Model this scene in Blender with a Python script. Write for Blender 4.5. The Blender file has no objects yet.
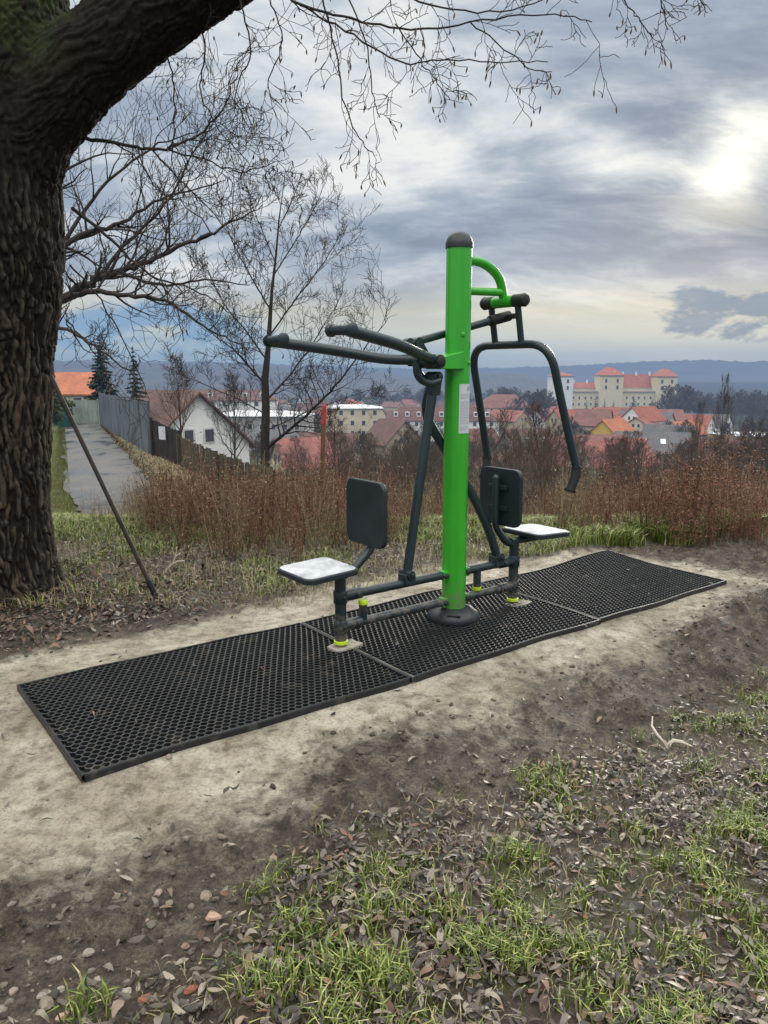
import bpy, bmesh, math, random
import numpy as np
from mathutils import Vector, Matrix
PI = math.pi
scene = bpy.context.scene
COL = scene.collection
RND = np.random.RandomState(7)

# ------------------------------------------------------------------ camera model (real camera, used to take real positions)
FPX, HORY, CAMH = 769.0, 372.0, 1.45
PITCH = math.atan((512 - HORY) / FPX)
FW = np.array([0, math.cos(PITCH), -math.sin(PITCH)]); UPV = np.array([0, math.sin(PITCH), math.cos(PITCH)])
def ray(x, y):
    return np.array([1, 0, 0]) * ((x - 384) / FPX) + UPV * ((512 - y) / FPX) + FW
def at(x, y, Y):
    d = ray(x, y); return np.array([0, 0, CAMH]) + d * (Y / d[1])
def xat(px, Y, z=None):
    if z is None: z = float(np.interp(Y, FY, FZ)) + 3
    return (px - 384) / FPX * (Y * math.cos(PITCH) + (CAMH - z) * math.sin(PITCH))
BASE = np.array([0.4186, 4.344]); ANG = math.radians(37)
UU = np.array([math.cos(ANG), math.sin(ANG)]); VV = np.array([-math.sin(ANG), math.cos(ANG)])

# ------------------------------------------------------------------ numpy noise
def _hash(ix, iy, iz, seed):
    h = (ix.astype(np.int64) * 374761393 + iy.astype(np.int64) * 668265263 + iz.astype(np.int64) * 2147483647 + seed * 974634777) & 0xffffffff
    h = ((h ^ (h >> 13)) * 1274126177) & 0xffffffff
    h = h ^ (h >> 16)
    return (h & 0xffff) / 65535.0
def noise3(x, y, z, seed=0):
    x, y, z = np.broadcast_arrays(np.asarray(x, float), np.asarray(y, float), np.asarray(z, float))
    x0, y0, z0 = np.floor(x), np.floor(y), np.floor(z)
    fx, fy, fz = x - x0, y - y0, z - z0
    fx = fx * fx * (3 - 2 * fx); fy = fy * fy * (3 - 2 * fy); fz = fz * fz * (3 - 2 * fz)
    r = 0
    for dx in (0, 1):
        for dy in (0, 1):
            for dz in (0, 1):
                w = (fx if dx else 1 - fx) * (fy if dy else 1 - fy) * (fz if dz else 1 - fz)
                r = r + w * _hash(x0 + dx, y0 + dy, z0 + dz, seed)
    return r
def noise2(x, y, seed=0): return noise3(x, y, 0.5, seed)
def fbm(x, y, oct=4, seed=0, z=0.5):
    a, s, t = 1.0, 0.0, 0.0
    for i in range(oct):
        s = s + a * noise3(np.asarray(x) * 2 ** i + 17.3 * i, np.asarray(y) * 2 ** i - 9.1 * i, z, seed + i); t += a; a *= .5
    return s / t
def sm(a, b, x):
    t = np.clip((np.asarray(x, float) - a) / (b - a), 0, 1); return t * t * (3 - 2 * t)

# ------------------------------------------------------------------ terrain
FY = np.array([-50, 7.2, 9, 12, 17, 27, 40, 60, 120, 180, 300, 450, 640, 1000, 1500, 2500, 7000.])
FZ = np.array([0, 0, -.30, -1.15, -2.7, -3.6, -6, -8.5, -13, -17, -24, -28.5, -33, -38, -40, -34, -20.])
GY = np.array([-50, 7.4, 10, 14, 18, 30, 50, 70, 100, 180.])
GZ = np.array([0, 0, -.42, -1.1, -1.5, -1.6, -1.8, -5, -10, -17.])
LA, LD = np.array([-7.6, 21.0]), np.array([-8.1, 19.5]) / math.hypot(8.1, 19.5)
def lane_s(x, y): return (x - LA[0]) * LD[1] - (y - LA[1]) * LD[0]      # metres to the right of the lane's middle
def uv(x, y):
    dx, dy = x - BASE[0], y - BASE[1]
    return dx * UU[0] + dy * UU[1], dx * VV[0] + dy * VV[1]
def T0(x, y):
    x = np.asarray(x, float); y = np.asarray(y, float)
    f = np.interp(y, FY, FZ); g = np.interp(y, GY, GZ)
    s = lane_s(x, y)
    w = sm(1.6, 6.5, s)
    w = np.where(y > 100, sm(100, 180, y) * (1 - w) + w, w)
    z = g * (1 - w) + f * w
    z = z + sm(-1.7, -5, s) * .7 * sm(9, 20, y) * (1 - sm(50, 80, y))
    return z
def zones(x, y):
    """pale dirt, dark wet dirt, grass density, litter density"""
    u, v = uv(x, y)
    wob = (fbm(x * 1.7, y * 1.7, 4, 5) - .5)
    wob2 = (fbm(x * .9 + 9, y * .9, 4, 15) - .5)
    near = -.86 + .05 * u + wob * .9 - .12 * sm(-1.2, -2.2, u) + .12 * sm(-1.6, -2.6, u)
    far = .98 + .10 * sm(-2, 0, u) * (1 - sm(.8, 2, u)) - .35 * sm(1, 2.4, u) + wob * .25
    pale = sm(near - .26, near + .26, v) * (1 - sm(far - .12, far + .12, v)) * (1 - sm(2.25, 2.7, u + wob * .5 + (v + .3) * .2))
    pale = pale * sm(-5.2, -4.0, u)
    leafedge = -1.40 + wob2 * .5 - .22 * sm(-1.6, -2.4, u)
    infront = 1 - sm(leafedge - .10, leafedge + .22, v)
    dark = (1 - pale) * (1 - infront) * (1 - sm(far - .1, far + .2, v))
    grasscut = sm(-2.45, -1.9, u)
    behind = sm(far - .05, far + .3, v)
    patch = .5 * fbm(x * 2.3 + 3, y * 2.3, 4, 31) + .5 * fbm(x * 5.5 + 3, y * 5.5, 3, 32)
    grass = infront * (.06 + .94 * grasscut) * sm(.43, .62, patch * .6 + .4 * fbm(x * 7, y * 7, 3, 37))
    grass = np.maximum(grass, behind * sm(.40, .62, fbm(x * 1.6, y * 1.6, 3, 44)) * (.35 + .65 * sm(5.6, 6.6, y)))
    grass = np.maximum(grass, sm(6.2, 7, y) * .9) * (1 - .8 * sm(10, 12, y) * sm(1.0, 1.6, lane_s(x, y)))
    litter = np.maximum(np.maximum(infront, behind * (1 - .6 * sm(6.0, 7.2, y))), sm(10, 12, y))
    return pale, dark, grass, litter
def T(x, y, detail=True):
    x = np.asarray(x, float); y = np.asarray(y, float)
    z = T0(x, y)
    if detail:
        u, v = uv(x, y)
        near = (1 - sm(9, 14, y)) * sm(-6, -4, x) * (1 - sm(6, 9, x))
        mat = sm(-2.7, -2.2, u) * (1 - sm(2.1, 2.6, u)) * sm(-.85, -.5, v) * (1 - sm(.5, .75, v))
        pale, dark, grass, litter = zones(x, y)
        und = (fbm(x * .8, y * .8, 3, 3) - .5) * .05 - .02
        und = und - .13 * sm(-.85, -1.45, v) * sm(-3, 1, u)
        rough = (fbm(x * 5, y * 5, 5, 8) - .5) * .085 * dark * sm(-1.5, .5, u) + (fbm(x * 7, y * 7, 4, 8) - .5) * .03 * dark + (fbm(x * 6, y * 6, 4, 12) - .5) * .022 * litter
        clod = np.maximum(0, fbm(x * 13, y * 13, 4, 21) - .53) * .26 * (dark + .3 * litter)
        fine = (fbm(x * 26, y * 26, 3, 22) - .5) * .007 + (fbm(x * 4, y * 4, 3, 25) - .5) * .020 * pale
        heap = .05 * np.exp(-((u - 2.15) ** 2 / .3 + (v - .75) ** 2 / .02)) + .06 * np.exp(-((v + 1.05 + .1 * np.sin(u * 3)) ** 2) / .03) * sm(.3, 1.6, u)
        z = z + near * ((1 - mat) * (und + rough + clod + fine + heap) + mat * -.002)
        z = z + (1 - near) * (fbm(x * .3, y * .3, 3, 9) - .5) * .15 * (1 - sm(60, 90, y)) * sm(1.5, 3, np.abs(lane_s(x, y))) * sm(10, 14, y)
    return z

# ------------------------------------------------------------------ materials
def nodes(m):
    m.use_nodes = True; nt = m.node_tree; nt.nodes.clear(); return nt
def N(nt, t, **k):
    n = nt.nodes.new(t)
    for a, b in k.items():
        if a.startswith('i_'): n.inputs[a[2:].replace('_', ' ')].default_value = b
        else: setattr(n, a, b)
    return n
def ramp(nt, fac, stops, interp='LINEAR'):
    r = N(nt, 'ShaderNodeValToRGB'); r.color_ramp.interpolation = interp
    el = r.color_ramp.elements
    while len(el) < len(stops): el.new(.5)
    for e, (p, c) in zip(el, stops):
        e.position = p; e.color = (c[0], c[1], c[2], 1) if len(c) == 3 else c
    nt.links.new(fac, r.inputs[0]); return r.outputs[0]
def mix(nt, a, b, f, mode='MIX'):
    m = N(nt, 'ShaderNodeMix', data_type='RGBA', blend_type=mode)
    for s, v in ((m.inputs[0], f), (m.inputs[6], a), (m.inputs[7], b)):
        if hasattr(v, 'links'): nt.links.new(v, s)
        elif isinstance(v, (int, float)): s.default_value = v
        else: s.default_value = (*v[:3], 1)
    return m.outputs[2]
def math_(nt, op, a, b=None, clamp=False):
    m = N(nt, 'ShaderNodeMath', operation=op); m.use_clamp = clamp
    for s, v in ((m.inputs[0], a), (m.inputs[1], b)):
        if v is None: continue
        if hasattr(v, 'links'): nt.links.new(v, s)
        else: s.default_value = v
    return m.outputs[0]
def tnoise(nt, vec, scale, detail=4, rough=.55, dist=0):
    n = N(nt, 'ShaderNodeTexNoise'); n.inputs['Scale'].default_value = scale; n.inputs['Detail'].default_value = detail
    n.inputs['Roughness'].default_value = rough; n.inputs['Distortion'].default_value = dist
    if vec is not None: nt.links.new(vec, n.inputs['Vector'])
    return n.outputs['Fac']
def pos(nt, scale=None, src='Position'):
    if src == 'Position': o = N(nt, 'ShaderNodeNewGeometry').outputs['Position']
    else: o = N(nt, 'ShaderNodeTexCoord').outputs['Object']
    if scale:
        m = N(nt, 'ShaderNodeMapping'); m.inputs['Scale'].default_value = scale; nt.links.new(o, m.inputs[0]); o = m.outputs[0]
    return o
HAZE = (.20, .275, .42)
def finish(nt, bsdf, haze=False):
    out = N(nt, 'ShaderNodeOutputMaterial')
    if not haze:
        nt.links.new(bsdf.outputs[0], out.inputs[0]); return
    # aerial haze painted as glow mixed into surfaces, growing with distance from origin
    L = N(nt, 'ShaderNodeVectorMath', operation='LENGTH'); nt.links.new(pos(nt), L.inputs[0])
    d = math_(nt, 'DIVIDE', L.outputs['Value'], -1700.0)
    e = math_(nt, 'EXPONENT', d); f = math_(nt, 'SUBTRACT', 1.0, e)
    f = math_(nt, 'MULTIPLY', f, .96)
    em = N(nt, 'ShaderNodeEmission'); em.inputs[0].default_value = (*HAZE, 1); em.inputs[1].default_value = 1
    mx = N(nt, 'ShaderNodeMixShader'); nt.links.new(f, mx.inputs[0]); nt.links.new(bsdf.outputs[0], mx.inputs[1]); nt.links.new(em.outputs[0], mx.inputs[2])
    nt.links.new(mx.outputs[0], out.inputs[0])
def bump(nt, bsdf, h, dist=.01, strength=.6):
    b = N(nt, 'ShaderNodeBump'); b.inputs['Strength'].default_value = strength; b.inputs['Distance'].default_value = dist
    nt.links.new(h, b.inputs['Height']); nt.links.new(b.outputs[0], bsdf.inputs['Normal'])
def simple(name, col, rough=.6, metal=0, var=.25, scale=6, haze=False, bmp=0, bscale=60, dirt=None, coat=0, spec=None, stretch=None, low=0, scuff=False):
    m = bpy.data.materials.new(name); nt = nodes(m)
    b = N(nt, 'ShaderNodeBsdfPrincipled'); p = pos(nt, stretch, 'Object' if not haze else 'Position')
    n = tnoise(nt, p, scale, 5)
    c0 = tuple(c * (1 - var) for c in col); c1 = tuple(min(1, c * (1 + var)) for c in col)
    c = ramp(nt, n, [(.3, c0), (.7, c1)])
    if dirt:
        n2 = tnoise(nt, p, scale * 2.7 + 1, 6, .65)
        f = ramp(nt, n2, [(dirt[1], (0, 0, 0)), (dirt[1] + .18, (1, 1, 1))])
        c = mix(nt, c, dirt[0], f)
    if scuff:
        n3 = tnoise(nt, pos(nt, (60, 60, 7), 'Object'), 1.0, 4, .7); c = mix(nt, c, (.16, .36, .12), ramp(nt, n3, [(.66, (0, 0, 0)), (.74, (.55, .55, .55))]))
        n4 = tnoise(nt, pos(nt, (14, 14, 1.2), 'Object'), 1.0, 5, .6); c = mix(nt, c, (.02, .22, .02), ramp(nt, n4, [(.45, (0, 0, 0)), (.75, (.45, .45, .45))]))
    if low:
        sz_ = N(nt, 'ShaderNodeSeparateXYZ'); nt.links.new(pos(nt, None, 'Object'), sz_.inputs[0])
        hgt = math_(nt, 'ADD', math_(nt, 'DIVIDE', sz_.outputs[2], low), math_(nt, 'MULTIPLY', math_(nt, 'SUBTRACT', tnoise(nt, pos(nt, None, 'Object'), 26, 6, .75), .5), 3.2))
        c = mix(nt, c, (.19, .155, .115), ramp(nt, hgt, [(.0, (.8, .8, .8)), (.75, (0, 0, 0))]))
    nt.links.new(c, b.inputs['Base Color'])
    r = ramp(nt, n, [(.3, (rough * .85,) * 3), (.7, (min(1, rough * 1.15),) * 3)])
    nt.links.new(r, b.inputs['Roughness'])
    b.inputs['Metallic'].default_value = metal
    if coat: b.inputs['Coat Weight'].default_value = coat; b.inputs['Coat Roughness'].default_value = .15
    if spec is not None: b.inputs['Specular IOR Level'].default_value = spec
    if bmp: bump(nt, b, tnoise(nt, p, bscale, 5, .6), bmp, .8)
    finish(nt, b, haze); return m
def island(name, stops, rough=.6, haze=False, bmp=0, trans=0):
    """colour changes leaf by leaf / blade by blade"""
    m = bpy.data.materials.new(name); nt = nodes(m)
    b = N(nt, 'ShaderNodeBsdfPrincipled')
    g = N(nt, 'ShaderNodeNewGeometry')
    c = ramp(nt, g.outputs['Random Per Island'], stops)
    n = tnoise(nt, pos(nt), 40, 3)
    c = mix(nt, c, (.5, .5, .5), ramp(nt, n, [(.35, (0, 0, 0)), (.8, (.5, .5, .5))]), 'MULTIPLY')
    nt.links.new(c, b.inputs['Base Color']); b.inputs['Roughness'].default_value = rough
    finish(nt, b, haze); return m

# ------------------------------------------------------------------ object helpers
def tag(o, label=None, cat=None, group=None, kind=None):
    if label: o['label'] = label
    if cat: o['category'] = cat
    if group: o['group'] = group
    if kind: o['kind'] = kind
    return o
def empty(name, loc, label, cat, group=None, rz=0):
    o = bpy.data.objects.new(name, None); COL.objects.link(o); o.location = loc; o.rotation_euler = (0, 0, rz); o.empty_display_size = .1
    return tag(o, label, cat, group)
def npmesh(name, v, faces_list, mat, parent=None, smooth=False, attr=None, loc=None, sharp=None):
    """faces_list: list of int arrays (n,k)"""
    me = bpy.data.meshes.new(name)
    v = np.asarray(v, np.float32)
    me.vertices.add(len(v)); me.vertices.foreach_set('co', v.ravel())
    idx = np.concatenate([np.asarray(f, np.int32).ravel() for f in faces_list]); 
    tot = np.concatenate([np.full(len(f), np.asarray(f).shape[1], np.int32) for f in faces_list])
    st = np.concatenate([[0], np.cumsum(tot)[:-1]]).astype(np.int32)
    me.loops.add(len(idx)); me.loops.foreach_set('vertex_index', idx)
    me.polygons.add(len(tot)); me.polygons.foreach_set('loop_start', st); me.polygons.foreach_set('loop_total', tot)
    if attr is not None:
        for an, av in attr.items():
            ca = me.color_attributes.new(an, 'FLOAT_COLOR', 'POINT'); ca.data.foreach_set('color', np.asarray(av, np.float32).ravel())
    me.update(calc_edges=True); me.validate()
    me.polygons.foreach_set('use_smooth', [bool(smooth)] * len(me.polygons))
    if sharp and smooth:
        me.set_sharp_from_angle(angle=math.radians(sharp))
    me.materials.append(mat)
    o = bpy.data.objects.new(name, me); COL.objects.link(o)
    if parent: o.parent = parent
    if loc is not None: o.location = loc
    return o
class MB:
    def __init__(s): s.v = []; s.f = []
    def add(s, vs, fs):
        n = len(s.v); s.v += [tuple(map(float, p)) for p in vs]; s.f += [tuple(i + n for i in f) for f in fs]; return s
    def box(s, c, size, rz=0, rot=None):
        hx, hy, hz = size[0] / 2, size[1] / 2, size[2] / 2
        P = [Vector((x, y, z)) for z in (-hz, hz) for y in (-hy, hy) for x in (-hx, hx)]
        M = rot if rot is not None else Matrix.Rotation(rz, 3, 'Z')
        P = [M @ p + Vector(c) for p in P]
        return s.add(P, [(0, 2, 3, 1), (4, 5, 7, 6), (0, 1, 5, 4), (2, 6, 7, 3), (0, 4, 6, 2), (1, 3, 7, 5)])
    def tube(s, pts, r, k=12, cap=True, flat=None):
        pts = [Vector(p) for p in pts]; n = len(pts)
        if not hasattr(r, '__len__'): r = [r] * n
        tang = []
        for i in range(n):
            t = (pts[min(i + 1, n - 1)] - pts[max(i - 1, 0)])
            tang.append(t.normalized() if t.length > 1e-9 else Vector((0, 0, 1)))
        ref = Vector((0, 0, 1)) if abs(tang[0].z) < .9 else Vector((1, 0, 0))
        a = tang[0].cross(ref).normalized(); vs = []
        for i in range(n):
            a = (a - tang[i] * a.dot(tang[i])).normalized(); b = tang[i].cross(a)
            for j in range(k):
                t = 2 * PI * j / k
                vs.append(pts[i] + (a * math.cos(t) + b * math.sin(t)) * r[i])
        fs = [(i * k + j, i * k + (j + 1) % k, (i + 1) * k + (j + 1) % k, (i + 1) * k + j) for i in range(n - 1) for j in range(k)]
        if cap: fs += [tuple(reversed(range(k))), tuple((n - 1) * k + j for j in range(k))]
        return s.add(vs, fs)
    def lathe(s, c, prof, k=24, axis=None):
        M = Matrix.Identity(3) if axis is None else Vector((0, 0, 1)).rotation_difference(Vector(axis)).to_matrix()
        vs = []
        for (r, z) in prof:
            for j in range(k):
                t = 2 * PI * j / k; vs.append(Vector(c) + M @ Vector((r * math.cos(t), r * math.sin(t), z)))
        n = len(prof)
        fs = [(i * k + j, i * k + (j + 1) % k, (i + 1) * k + (j + 1) % k, (i + 1) * k + j) for i in range(n - 1) for j in range(k)]
        fs += [tuple(reversed(range(k))), tuple((n - 1) * k + j for j in range(k))]
        return s.add(vs, fs)
    def prism(s, poly, z0, z1):
        n = len(poly); vs = [(*p, z0) for p in poly] + [(*p, z1) for p in poly]
        return s.add(vs, [tuple(reversed(range(n))), tuple(range(n, 2 * n))] + [(i, (i + 1) % n, n + (i + 1) % n, n + i) for i in range(n)])
    def build(s, name, mat, parent=None, smooth=False, sharp=40, bev=0, loc=None):
        me = bpy.data.meshes.new(name); me.from_pydata(s.v, [], s.f); me.update()
        if smooth:
            me.polygons.foreach_set('use_smooth', [True] * len(me.polygons)); me.set_sharp_from_angle(angle=math.radians(sharp))
        me.materials.append(mat)
        o = bpy.data.objects.new(name, me); COL.objects.link(o)
        if parent: o.parent = parent
        if loc is not None: o.location = loc
        if bev:
            b = o.modifiers.new('edge', 'BEVEL'); b.width = bev; b.segments = 2; b.limit_method = 'ANGLE'
        return o
def arc(p0, p1, p2, n=8):
    """quadratic bend"""
    p0, p1, p2 = map(Vector, (p0, p1, p2))
    return [p0 * (1 - t) ** 2 + p1 * 2 * t * (1 - t) + p2 * t * t for t in [i / n for i in range(n + 1)]]
def rounded(pts, rad, n=6):
    """polyline with rounded corners"""
    P = [Vector(p) for p in pts]; out = [P[0]]
    for i in range(1, len(P) - 1):
        a, b = (P[i - 1] - P[i]), (P[i + 1] - P[i])
        ra = min(rad, a.length * .49, b.length * .49)
        out += arc(P[i] + a.normalized() * ra, P[i], P[i] + b.normalized() * ra, n)
    return out + [P[-1]]
def copy_tree(o, parent=None):
    c = o.copy(); COL.objects.link(c); c.parent = parent
    for ch in list(o.children): copy_tree(ch, c)
    return c

# ------------------------------------------------------------------ GROUND (one sheet)
def axis(lo, hi, step, far, growth=1.12, start=None):
    a = list(np.arange(lo, hi + 1e-6, step)); s = step
    while a[-1] < far[1]: s *= growth; a.append(a[-1] + s)
    s = step; pre = []
    x = lo
    while x > far[0]: s *= growth; x -= s; pre.append(x)
    return np.array(pre[::-1] + a)
XS = axis(-2.9, 3.6, .022, (-6500, 6500), 1.055); YS = axis(1.15, 8.2, .022, (-60, 7000), 1.035)
gx, gy = np.meshgrid(XS, YS)
gz = T(gx, gy)
pale, dark, grs, lit = zones(gx, gy)
verge = sm(1.2, 1.5, np.abs(lane_s(gx, gy)))
A = np.stack([pale, dark, grs, lit], -1).reshape(-1, 4)
V = np.stack([gx, gy, gz], -1).reshape(-1, 3)
ny, nx = gx.shape
ii = (np.arange(ny - 1)[:, None] * nx + np.arange(nx - 1)[None, :]).ravel()
F = np.stack([ii, ii + 1, ii + nx + 1, ii + nx], -1)
def ground_mat():
    m = bpy.data.materials.new('soil_and_grass'); nt = nodes(m); L = nt.links
    b = N(nt, 'ShaderNodeBsdfPrincipled'); P = pos(nt)
    at_ = N(nt, 'ShaderNodeVertexColor', layer_name='zone'); sep = N(nt, 'ShaderNodeSeparateColor'); L.new(at_.outputs[0], sep.inputs[0])
    n1 = tnoise(nt, P, 2.2, 7, .62, .4); n2 = tnoise(nt, P, 14, 6, .65, .3); n3 = tnoise(nt, P, 70, 5, .7); n4 = tnoise(nt, P, 230, 4, .75)
    palec = ramp(nt, n1, [(.30, (.22, .182, .138)), (.45, (.38, .33, .26)), (.60, (.56, .505, .42))])
    palec = mix(nt, palec, ramp(nt, n2, [(.30, (.40, .37, .33)), (.56, (1.05, 1.05, 1.05))]), .85, 'MULTIPLY')
    palec = mix(nt, palec, ramp(nt, n3, [(.32, (.45, .42, .38)), (.52, (1.0, 1.0, 1.0))]), .75, 'MULTIPLY'); palec = mix(nt, palec, ramp(nt, n4, [(.36, (.5, .48, .45)), (.5, (1.05, 1.05, 1.05))]), .6, 'MULTIPLY')
    darkc = ramp(nt, n2, [(.3, (.034, .027, .021)), (.5, (.085, .069, .054)), (.7, (.19, .158, .125))])
    darkc = mix(nt, darkc, ramp(nt, n3, [(.35, (.35, .33, .30)), (.6, (1.35, 1.3, 1.25))]), .85, 'MULTIPLY'); darkc = mix(nt, darkc, ramp(nt, n4, [(.36, (.45, .43, .40)), (.56, (1.2, 1.2, 1.2))]), .7, 'MULTIPLY')
    litc = ramp(nt, n3, [(.3, (.028, .02, .016)), (.55, (.075, .055, .04)), (.75, (.16, .125, .095))])
    grc = ramp(nt, n3, [(.3, (.035, .035, .014)), (.5, (.085, .09, .032)), (.7, (.15, .13, .07))])
    c = mix(nt, darkc, litc, at_.outputs['Alpha'])
    gf = math_(nt, 'MULTIPLY', sep.outputs[2], ramp(nt, n2, [(.3, (0, 0, 0)), (.55, (1, 1, 1))]))
    c = mix(nt, c, grc, gf)
    ed = math_(nt, 'ADD', sep.outputs[0], math_(nt, 'MULTIPLY', math_(nt, 'SUBTRACT', n2, .5), 1.1))
    pf = ramp(nt, ed, [(.15, (0, 0, 0)), (.95, (1, 1, 1))])
    c = mix(nt, c, palec, pf)
    # far valley floor: fields and gardens
    sx = N(nt, 'ShaderNodeSeparateXYZ'); L.new(P, sx.inputs[0])
    farc = ramp(nt, tnoise(nt, P, .03, 4), [(.35, (.035, .032, .02)), (.5, (.06, .055, .035)), (.65, (.05, .065, .028))])
    ff = ramp(nt, math_(nt, 'DIVIDE', sx.outputs[1], 60.0), [(.25, (0, 0, 0)), (1, (1, 1, 1))])
    c = mix(nt, c, farc, ff)
    L.new(c, b.inputs['Base Color'])
    rr = mix(nt, (.62, .62, .62), (.95, .95, .95), pf); L.new(rr, b.inputs['Roughness']); L.new(ramp(nt, math_(nt, 'DIVIDE', sx.outputs[1], 60.0), [(.12, (.35, .35, .35)), (.25, (0, 0, 0))]), b.inputs['Specular IOR Level'])
    h = math_(nt, 'ADD', math_(nt, 'MULTIPLY', n3, .6), math_(nt, 'MULTIPLY', n4, .25)); h = math_(nt, 'ADD', h, math_(nt, 'MULTIPLY', n2, 1.2))
    bump(nt, b, h, .022, 1.0)
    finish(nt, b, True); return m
tag(npmesh('ground', V, [F], ground_mat(), smooth=True, attr={'zone': A}), 'pale trodden soil with darker bank and grass', kind='structure')
exec_after = []

# ------------------------------------------------------------------ LANE
def lane_mat():
    m = bpy.data.materials.new('wet_asphalt'); nt = nodes(m); b = N(nt, 'ShaderNodeBsdfPrincipled'); P = pos(nt)
    n = tnoise(nt, pos(nt, (1.2, .5, 1)), 1.1, 6, .6, .2); n2 = tnoise(nt, P, 30, 4)
    c = ramp(nt, n, [(.35, (.045, .042, .040)), (.6, (.11, .10, .092))]); c = mix(nt, c, ramp(nt, n2, [(.3, (.6, .6, .6)), (.7, (1.1, 1.1, 1.1))]), .7, 'MULTIPLY')
    nt.links.new(c, b.inputs['Base Color']); nt.links.new(ramp(nt, n, [(.38, (.16, .16, .16)), (.56, (.6, .6, .6))]), b.inputs['Roughness'])
    bump(nt, b, n2, .004, .4); finish(nt, b, True); return m
tt = np.linspace(-11.5, 31, 160); ww = np.linspace(-1.25, 1.25, 9)
lt, lw = np.meshgrid(tt, ww, indexing='ij')
edge = (fbm(lt * .8, lw * 0 + np.sign(lw), 3, 77) - .5) * .5
nrm = np.array([LD[1], -LD[0]])
wid = lw * .86 * (1 + edge * .7) * (1 - .25 * sm(0, -11, lt))
LX = LA[0] + LD[0] * lt + nrm[0] * wid; LY = LA[1] + LD[1] * lt + nrm[1] * wid
LZ = T(LX, LY) + .035 + .02 * (1 - (lw / 1.25) ** 2)
LZ = LZ - .06 * sm(-9.5, -11.5, lt)
k = len(ww); ii = (np.arange(len(tt) - 1)[:, None] * k + np.arange(k - 1)[None]).ravel()
tag(npmesh('path', np.stack([LX, LY, LZ], -1).reshape(-1, 3), [np.stack([ii, ii + 1, ii + k + 1, ii + k], -1)], lane_mat(), smooth=True), 'narrow wet asphalt lane beside the metal fence', kind='structure')

# ------------------------------------------------------------------ HILLS
def hill_mat(name, c0, c1, scale):
    m = bpy.data.materials.new(name); nt = nodes(m); b = N(nt, 'ShaderNodeBsdfPrincipled'); P = pos(nt, (1, 1, 3))
    n = tnoise(nt, P, scale, 6, .7)
    nt.links.new(ramp(nt, n, [(.35, c0), (.65, c1)]), b.inputs['Base Color']); b.inputs['Roughness'].default_value = 1
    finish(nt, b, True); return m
def hills(name, Yf, Yr, ridge, m, x0, x1, nxs, jag, seed, label):
    """ridge: list of (px, py) of the skyline of that ridge"""
    px = np.linspace(x0, x1, nxs); rp = np.interp(px, [a for a, b in ridge], [b for a, b in ridge])
    xr = (px - 384) / FPX * Yr; zr = CAMH + Yr * (HORY - rp) / FPX
    zr = zr + (noise2(px * .9, px * 0, seed) - .5) * jag + (noise2(px * .35, px * 0 + 4, seed) - .5) * jag
    rows = []; R = 14
    for i in range(R + 1):
        t = i / R; Y = Yf + (Yr - Yf) * t; x = xr * (Y / Yr) ** .6
        z0 = T0(x * 0 + 999, np.full_like(x, Yf)) - 6
        z = z0 + (zr - z0) * (t ** 1.1) + (fbm(px * .05 + 3, px * 0 + t * 5, 4, seed) - .5) * 40 * math.sin(PI * t) * (Yr / 4000)
        rows.append(np.stack([x, np.full_like(x, Y), z], -1))
    x = xr * 1.05; rows.append(np.stack([x, np.full_like(x, Yr * 1.25), zr * .2 - 60], -1))
    v = np.concatenate(rows); n = nxs
    ii = (np.arange(R + 1)[:, None] * n + np.arange(n - 1)[None]).ravel()
    return tag(npmesh(name, v, [np.stack([ii, ii + 1, ii + n + 1, ii + n], -1)], m, smooth=True), label, kind='structure')
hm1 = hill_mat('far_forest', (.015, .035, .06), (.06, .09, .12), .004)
hm2 = hill_mat('mid_forest', (.02, .027, .025), (.07, .07, .06), .02)
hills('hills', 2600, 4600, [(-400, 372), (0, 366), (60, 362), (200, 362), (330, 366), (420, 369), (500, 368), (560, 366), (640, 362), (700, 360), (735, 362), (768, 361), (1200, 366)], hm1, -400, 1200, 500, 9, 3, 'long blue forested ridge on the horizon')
hills('hills', 1150, 2000, [(-400, 362), (0, 361), (90, 361), (180, 364), (300, 367), (380, 373), (430, 380), (470, 376), (500, 372), (540, 377), (565, 388), (600, 397), (900, 402), (1200, 400)], hm2, -400, 1200, 700, 5, 8, 'nearer dark wooded hill across the valley')

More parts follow.
